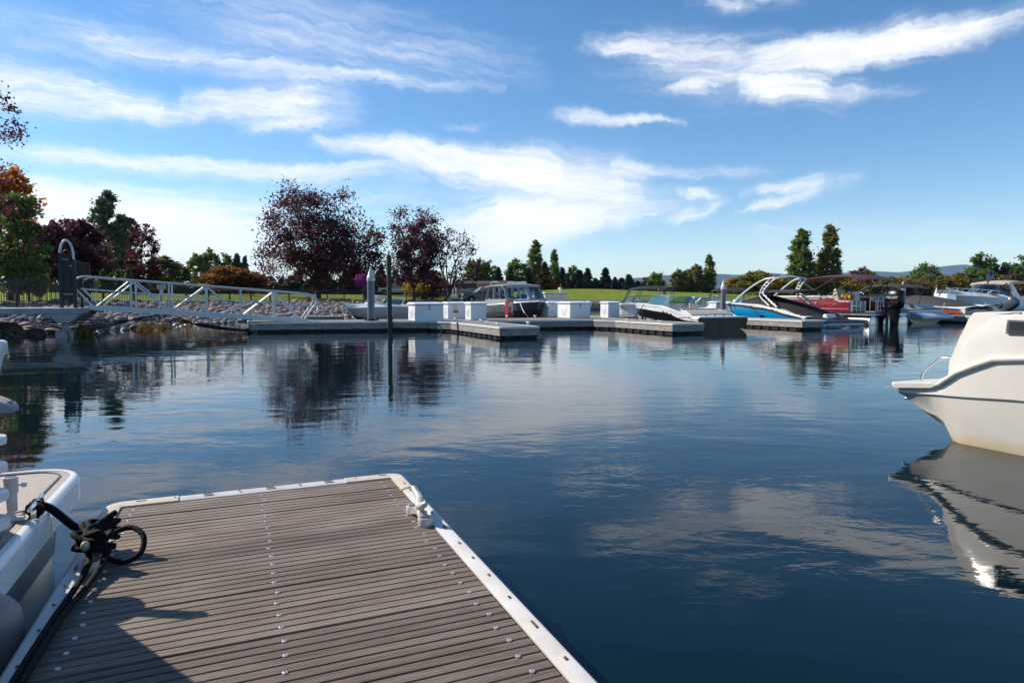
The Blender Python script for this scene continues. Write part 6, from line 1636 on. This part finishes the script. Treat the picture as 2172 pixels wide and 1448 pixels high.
names_ = ['olive tree beside the yellowing tall poplar', 'thin brown tree above the pontoon boat stern', 'brown round tree right of the burgundy canopy', 'yellow tree behind the wakeboard boat canopy', 'thin brown tree left of the ragged green tree', 'ragged green tree below the mountain peak', 'olive round tree at the foot of the ragged green tree', 'olive tree above the covered boat', 'green round tree left of the tall spiky tree', 'thin olive tree next to the tall spiky tree', 'tall spiky green tree behind the cruiser', 'green round tree below the tall spiky tree', 'dark purple tree behind the flag', 'olive tree behind the cruiser arch', 'tall thin green tree behind the cruiser canopy', 'olive tree behind the cruiser stern']
for i, (q, lab) in enumerate(zip(right, names_)): put_tree(q[3], i % 3, q[0], q[1], q[2], 140 + (i * 5 % 11), q[4], lab, 'tree')
for i in range(24):
    px = 1560 + i * 27 + rs_.uniform(-6, 6)
    put_tree('bush', i % 3, px, rs_.uniform(590, 606) - (8 if px > 1800 else 0), rs_.uniform(48, 66), 136 + rs_.uniform(-3, 4), (G_OLV, G_YEL, G_BRN, G_OLV)[i % 4], 'autumn shrub in the continuous thicket along the far shore', 'shrub', 'far shore thicket shrubs')
# far woods beyond everything, one mass
fw = np.random.RandomState(2); P = []
for i in range(9000):
    px = fw.uniform(-300, 2500); Y = fw.uniform(190, 240); p = at_y(px, 640, Y); P.append((p.x, Y, GZ + fw.uniform(0, 1) ** 1.5 * (3.2 + 1.5 * math.sin(px * .031) + 1.0 * math.sin(px * .11))))
v, f = leaf_geo(np.array(P), .85, fw)
o = bpy.data.objects.new('far_wood', mesh_np('far_wood', v, f, G_OLV)); COL.objects.link(o); tag(o, 'low distant wood closing the horizon behind the trees', 'wood', kind='stuff')
# reeds and dry plants at the waterline
REED = leafmat('reed_dry', [(.16, .09, .03), (.26, .14, .04), (.20, .17, .04)], .4); REEDG = leafmat('reed_green', [(.10, .13, .02), (.18, .20, .03)], .4)
def tuft(px, py, h, n, m_, label, seed):
    p = at_z(px, py, 0); rs2 = np.random.RandomState(seed); V_ = []; F_ = []
    for i in range(n):
        a = rs2.uniform(0, 6.28); r_ = rs2.uniform(0, .3); b0 = np.array((math.cos(a) * r_, math.sin(a) * r_, -.05)); tip = b0 + (rs2.normal() * .12, rs2.normal() * .12, h * rs2.uniform(.5, 1.1)); w_ = np.array((math.cos(a + 1.5), math.sin(a + 1.5), 0)) * .014
        k = len(V_); V_ += [b0 - w_, b0 + w_, (b0 + tip) / 2 + w_ + (0, 0, .03), tip, (b0 + tip) / 2 - w_]; F_ += [(k, k + 1, k + 2, k + 4), (k + 4, k + 2, k + 3, k + 3)]
        for j in range(3):
            c = b0 + (tip - b0) * rs2.uniform(.5, 1); k = len(V_); d = rs2.normal(size=3) * .04; V_ += [c, c + d + (0, 0, .02), c + d * 1.6, c + d * .8 - (0, 0, .02)]; F_.append((k, k + 1, k + 2, k + 3))
    me = bpy.data.meshes.new('tuft'); me.from_pydata([tuple(q) for q in V_], [], [tuple(dict.fromkeys(q)) for q in F_]); me.materials.append(m_)
    o = bpy.data.objects.new('reed_tuft', me); COL.objects.link(o); o.location = p; tag(o, label, 'reeds', 'reed tufts along the stone bank')
for i, (px, py, h_, n, m_, lab) in enumerate(((175, 712, .42, 70, REED, 'dry brown reeds at the foot of the landing post'), (158, 714, .30, 34, REEDG, 'green reeds beside the landing footing'), (188, 710, .38, 40, REED, 'dry brown reeds right of the landing post'), (318, 699, .34, 40, REED, 'orange dry reeds on the bank below the gangway middle'), (345, 697, .30, 34, REED, 'orange dry reeds on the bank below the gangway middle'), (396, 694, .55, 16, REED, 'thin yellow stalks standing in the water'), (300, 702, .25, 26, REED, 'orange dry reeds on the bank below the gangway middle'))): tuft(px, py, h_, n, m_, lab, i)
# shore grasses of the golf green
gs = np.random.RandomState(4); V_ = []; F_ = []
for i in range(5200):
    k = gs.uniform(0, 1) ** .6; a = np.array(SHORE[11]) if gs.rand() < .45 else np.array(SHORE[12]); c = np.array(SHORE[12]) if a[0] == SHORE[11][0] else np.array(SHORE[13])
    q = a + (c - a) * k + gs.normal(size=2) * .5 + (-.3, .8); w_ = gs.uniform(.03, .08); h_ = gs.uniform(.25, .75); z0 = gz1(*q) if i % 40 == 0 else .05; b0 = len(V_)
    V_ += [(q[0] - w_, q[1], 0.0), (q[0] + w_, q[1], 0.0), (q[0] + gs.normal() * .1, q[1] + gs.normal() * .1, h_)]; F_.append((b0, b0 + 1, b0 + 2))
me = bpy.data.meshes.new('shore_grass'); me.from_pydata(V_, [], F_); me.materials.append(leafmat('sedge', [(.07, .075, .015), (.14, .11, .025), (.19, .14, .03)], .3)); o = bpy.data.objects.new('shore_grass', me); COL.objects.link(o); tag(o, 'olive and straw coloured sedge along the edge of the golf green', 'grass', kind='stuff')

# ================================================================ FENCE
fe = empty('iron_fence', (0, 0, 0), 0, 'long black iron picket fence along the top of the stone bank', 'fence')
fpts = resample(CREST[3:12], 2.3); pk = MB()
for i, p in enumerate(fpts):
    z = gz1(p.x, p.y); MB().box((p.x, p.y, z + .55), (.075, .075, 1.14), top=(1, 1)).build('post', IRON, fe)
    if i + 1 < len(fpts):
        q = fpts[i + 1]; zq = gz1(q.x, q.y)
        for h_ in (.16, .92, 1.06): MB().bar((p.x, p.y, z + h_), (q.x, q.y, zq + h_), .03, .035).build('rail', IRON, fe)
        for k in range(1, 18): r_ = p.lerp(q, k / 18); pk.box((r_.x, r_.y, z + (zq - z) * k / 18 + .55), (.019, .019, 1.0))
pk.build('pickets', IRON, fe, kind='stuff')

# ================================================================ HANGING BASKET
hb_p = at_y(778, 640, 58); hz = gz1(hb_p.x, hb_p.y)
hb = empty('flower_basket_post', (hb_p.x, hb_p.y, hz), 0, 'black lamp post bracket with a ball of magenta hanging flowers', 'flower basket')
zb = at_y(768, 594, 58).z - hz
MB().tube([(0, 0, 0), (0, 0, zb + 1.0)], .05, 8).build('post', IRON, hb); MB().tube(smoothpath([(0, 0, zb + .8), (-.2, 0, zb + .95), (-.42, 0, zb + .85), (-.42, 0, zb + .45)], 5), .02, 6).build('bracket', IRON, hb)
MB().lathe([(.001, -.25), (.2, -.2), (.3, .02), (.28, .02), (.001, -.1)], (-.42, 0, zb), 12).build('basket', BARK, hb)
fs = np.random.RandomState(5); u_ = fs.normal(size=(1500, 3)); u_ /= np.linalg.norm(u_, axis=1, keepdims=True); P = u_ * (.66, .6, .52) * (fs.uniform(.72, 1.05, (1500, 1)) + .10 * np.sin(u_[:, :1] * 9) + .08 * np.sin(u_[:, 2:] * 11)) + (-.42, 0, zb)
v, f = leaf_geo(P, .11, fs, 1.1); o = bpy.data.objects.new('flowers', mesh_np('flowers', v, f, leafmat('petals_magenta', [(.25, .03, .22), (.42, .06, .38), (.55, .14, .48), (.18, .02, .20)], .35))); COL.objects.link(o); o.parent = hb

# ================================================================ PICKUPS
TYRE = mat('tyre', (.015, .015, .015), .8); GLV = mat('car_glass', (.02, .025, .03), .08, coat=.5); TAIL = mat('tail_lamp', (.30, .01, .012), .3); HEAD = mat('head_lamp', (.7, .7, .68), .15)
def pickup(px, py, Y, rz, paint, label, topper=False, s=1.0):
    p = at_y(px, py, Y); g = gz1(p.x, p.y) + .04; o = empty('pickup_truck', (p.x, p.y, g), rz, label, 'pickup'); o.scale = (s, s, s); W2 = .95
    def body(profile, w, nm, m_, bev=.05): return MB().prism(profile, 'y', -w, w).build(nm, m_, o, bevel=bev)
    body([(-2.75, .50), (-2.0, .42), (2.45, .42), (2.75, .55), (2.78, .98), (2.55, 1.14), (1.15, 1.20), (-2.78, 1.20)], W2, 'body', paint)
    body([(-.95, 1.19), (1.15, 1.19), (.45, 1.78), (.2, 1.86), (-.75, 1.86), (-.92, 1.75)], W2 * .86, 'cab', paint)
    for sd in (1, -1):
        for a, c in (((.98, 1.24), (.05, 1.24)), ((-.02, 1.24), (-.82, 1.24))):
            top_f = .42 if a[0] > .5 else -.02
            MB().prism([(a[0], a[1]), (c[0], c[1]), (c[0], 1.72), (top_f, 1.72)], 'y', sd * (W2 * .86 + .004), sd * (W2 * .86 + .014)).build('side_window', GLV, o)
        for x in (1.75, -1.75):
            M = Matrix.Translation((x, sd * (W2 - .10), .40)) @ Matrix.Rotation(math.pi / 2, 4, 'X')
            w_ = empty('wheel', (0, 0, 0), 0, parent=o)
            MB().lathe([(.20, -.13), (.36, -.13), (.40, -.09), (.40, .09), (.36, .13), (.20, .13)], (0, 0, 0), 20, M=M).build('tyre', TYRE, w_, 40); MB().lathe([(.001, -.135), (.08, -.14), (.21, -.12), (.21, .12), (.08, .14), (.001, .135)], (0, 0, 0), 16, M=M).build('rim', ALU, w_, 40)
            MB().prism([(x - .5, .42), (x - .45, .72), (x - .25, .90), (x + .25, .90), (x + .45, .72), (x + .5, .42)], 'y', sd * (W2 + .003), sd * (W2 - .18)).build('wheel_arch', DARK, o)
        MB().box((-2.775, sd * (W2 - .12), .98), (.04, .16, .34)).build('tail_light', TAIL, o); MB().box((2.76, sd * (W2 - .2), .92), (.06, .3, .18)).build('headlight', HEAD, o)
        MB().box((1.0, sd * (W2 + .12), 1.28), (.10, .2, .18)).build('mirror', paint, o, bevel=.02)
    MB().quad((1.13, W2 * .78, 1.24), (1.13, -W2 * .78, 1.24), (.50, -W2 * .74, 1.76), (.50, W2 * .74, 1.76)).build('windscreen', GLV, o, None)
    MB().box((-.945, 0, 1.5), (.02, 1.3, .40)).build('rear_window', GLV, o)
    MB().box((2.80, 0, .55), (.16, 1.86, .22)).build('front_bumper', ALU, o, bevel=.03); MB().box((-2.82, 0, .56), (.16, 1.86, .20)).build('rear_bumper', ALU, o, bevel=.03); MB().box((2.79, 0, .90), (.04, 1.1, .3)).build('grille', DARK, o)
    if topper:
        body([(-2.76, 1.205), (-1.0, 1.205), (-1.0, 1.84), (-2.6, 1.80)], W2 * .9, 'canopy', paint)
        for sd in (1, -1): MB().prism([(-2.5, 1.30), (-1.1, 1.30), (-1.1, 1.70), (-2.4, 1.70)], 'y', sd * W2 * .9, sd * (W2 * .9 + .012)).build('side_window', GLV, o)
    return o
SLATE = mat('truck_slate', (.075, .085, .105), .3, .3, coat=.5); SILV = mat('truck_silver', (.42, .44, .46), .3, .3, coat=.5); CHAR = mat('truck_charcoal', (.03, .03, .036), .3, .2, coat=.5)
pickup(838, 632, 80, .15, SILV, 'silver pickup parked behind the steel post', s=.72)
pickup(880, 632, 82, 1.2, CHAR, 'dark pickup seen tail first left of the leaning trunk', s=.78)
pickup(913, 633, 80, -.25, SLATE, 'slate pickup with a bed canopy by the half bare tree', True, .86)
pickup(1026, 632, 72, math.pi + .35, SLATE, 'slate blue pickup nose on beside the grey cabin boat', s=.95)

# ================================================================ SHEDS
SHB = mat('shed_siding', (.55, .46, .36), .8, var=.1, vscale=2, stretch=(1, 1, 8)); SHG = mat('shed_gable_grey', (.16, .16, .165), .8); ROOF = mat('roof_shingle_brown', (.105, .058, .044), .9, var=.25, vscale=3, bump=.02, bscale=8); TRIM = mat('shed_trim', (.5, .44, .36), .7)
def shed(px0, px1, ptop, Y, rz, label, front, gable, length, width):
    p = at_y((px0 + px1) / 2, 640, Y); g = gz1(p.x, p.y); o = empty('garden_shed', (p.x, p.y, g), rz, label, 'shed'); H_ = at_y(px0, ptop, Y).z - g; w2 = width / 2; e = H_ * .62
    gp = [(-w2, 0), (w2, 0), (w2, e), (w2 * .70, H_ * .86), (0, H_), (-w2 * .70, H_ * .86), (-w2, e)]
    MB().prism(gp, 'x', -length / 2, length / 2).build('wall', [front], o)
    for x in (-length / 2 - .012, length / 2 + .012): MB().prism([(a, b_ * .995) for a, b_ in gp], 'x', x - .01, x + .01).build('gable', gable, o)
    rl = length / 2 + .18
    for sd in (1, -1):
        MB().prism([(sd * (w2 + .12), e - .06), (sd * (w2 * .70 + .03), H_ * .86 + .05), (sd * (w2 * .70), H_ * .86), (sd * (w2 + .08), e - .10)], 'x', -rl, rl).build('roof_slope', ROOF, o)
        MB().prism([(sd * (w2 * .70 + .03), H_ * .86 + .052), (0, H_ + .07), (0, H_ + .01), (sd * (w2 * .70), H_ * .86 + .002)], 'x', -rl, rl).build('roof_slope', ROOF, o)
    for x, dw in ((-length * .18, .8), (length * .2, .5)):
        MB().box((x, -w2 - .02, e * .45), (dw, .04, e * .85)).build('door', TRIM, o); 
    MB().box((length * .36, -w2 - .02, e * .62), (.5, .04, .6)).build('window', GLV, o); MB().box((length * .36, -w2 - .045, e * .62), (.6, .03, .06)).build('window_bar', TRIM, o)
    for sd in (1, -1):
        MB().box((sd * (length / 2 + .03), 0, e * .62), (.04, .7, .8)).build('window', GLV, o)
        MB().box((sd * (length / 2 + .055), 0, e * .62), (.02, .05, .84)).build('window_bar', TRIM, o)
    return o
shed(963, 1005, 597, 88, .35, 'beige shed with brown gambrel roof behind the slate blue pickup', SHB, SHG, 2.6, 2.4)
shed(1004, 1092, 597, 92, -.12, 'long barn shaped shed with brown roof left of the poplars', ROOF, SHB, 5.2, 2.9)
# estate wall and piers behind the left fence
PIER = mat('pier_stone', (.33, .30, .28), .85, var=.25, vscale=6); WALLB = mat('brick_wall_mauve', (.16, .11, .11), .9, var=.25, vscale=5)
wl = empty('garden_wall', (0, 0, 0), 0, 'low mauve brick wall with pale stone piers behind the left fence', 'wall')
for i, (pa, pb_) in enumerate(((-30, 96), (110, 205), (215, 232))):
    a = at_y(pa, 640, 60); c = at_y(pb_, 640, 60); MB().bar((a.x, a.y, 1.95), (c.x, c.y, 1.95), .25, 1.1).build('wall_panel', WALLB, wl)
for px in (103, 210, 233):
    a = at_y(px, 640, 59.8); MB().box((a.x, a.y, 2.05), (.55, .55, 1.4)).build('pier', PIER, wl); MB().box((a.x, a.y, 2.8), (.68, .68, .1)).build('pier_cap', PIER, wl)
sp_ = at_y(344, 640, 37.5)
sg = empty('notice_sign', (sp_.x, sp_.y, gz1(sp_.x, sp_.y)), .2, 'small white notice sign hung on the fence behind the gangway', 'sign')
MB().box((0, -.06, 1.02), (.46, .02, .24)).build('board', VINYLW, sg); MB().box((0, -.06, .72), (.20, .02, .30)).build('board', VINYLW, sg); MB().tube([(0, 0, 0), (0, 0, 1.1)], .025, 6).build('post', ALU, sg)
tx = mat('sign_print', (.05, .06, .09), .7)
for z, w_ in ((1.08, .36), (1.02, .30), (.96, .34)): MB().box((0, -.072, z), (w_, .004, .018)).build('print_line', tx, sg)
# picnic bench under the big purple tree
bp_ = at_y(520, 640, 62); bn = empty('picnic_bench', (bp_.x, bp_.y, gz1(bp_.x, bp_.y)), .3, 'dark picnic bench on the lawn below the rusty tree', 'bench')
MB().box((0, 0, .72), (2.0, .75, .06)).build('table_top', IRON, bn)
for sd in (1, -1):
    MB().box((0, sd * .65, .44), (2.0, .28, .05)).build('seat', IRON, bn)
    MB().bar((sd * .75, -.6, 0), (sd * .75, .25, .7), .06, .06).build('leg', IRON, bn); MB().bar((sd * .75, .6, 0), (sd * .75, -.25, .7), .06, .06).build('leg', IRON, bn)

# ================================================================ HAZE
hm = bpy.data.materials.new('haze_air'); hm.use_nodes = True; t = hm.node_tree; t.nodes.clear()
pvn = t.nodes.new('ShaderNodeVolumePrincipled'); pvn.inputs['Color'].default_value = (.46, .64, 1.0, 1); pvn.inputs['Density'].default_value = 4.4e-5; pvn.inputs['Anisotropy'].default_value = 0.0
ho = t.nodes.new('ShaderNodeOutputMaterial'); t.links.new(pvn.outputs[0], ho.inputs['Volume'])
hz_ = MB().box((0, 0, 240), (26000, 26000, 500)).build('haze', hm, None, None, kind='stuff')
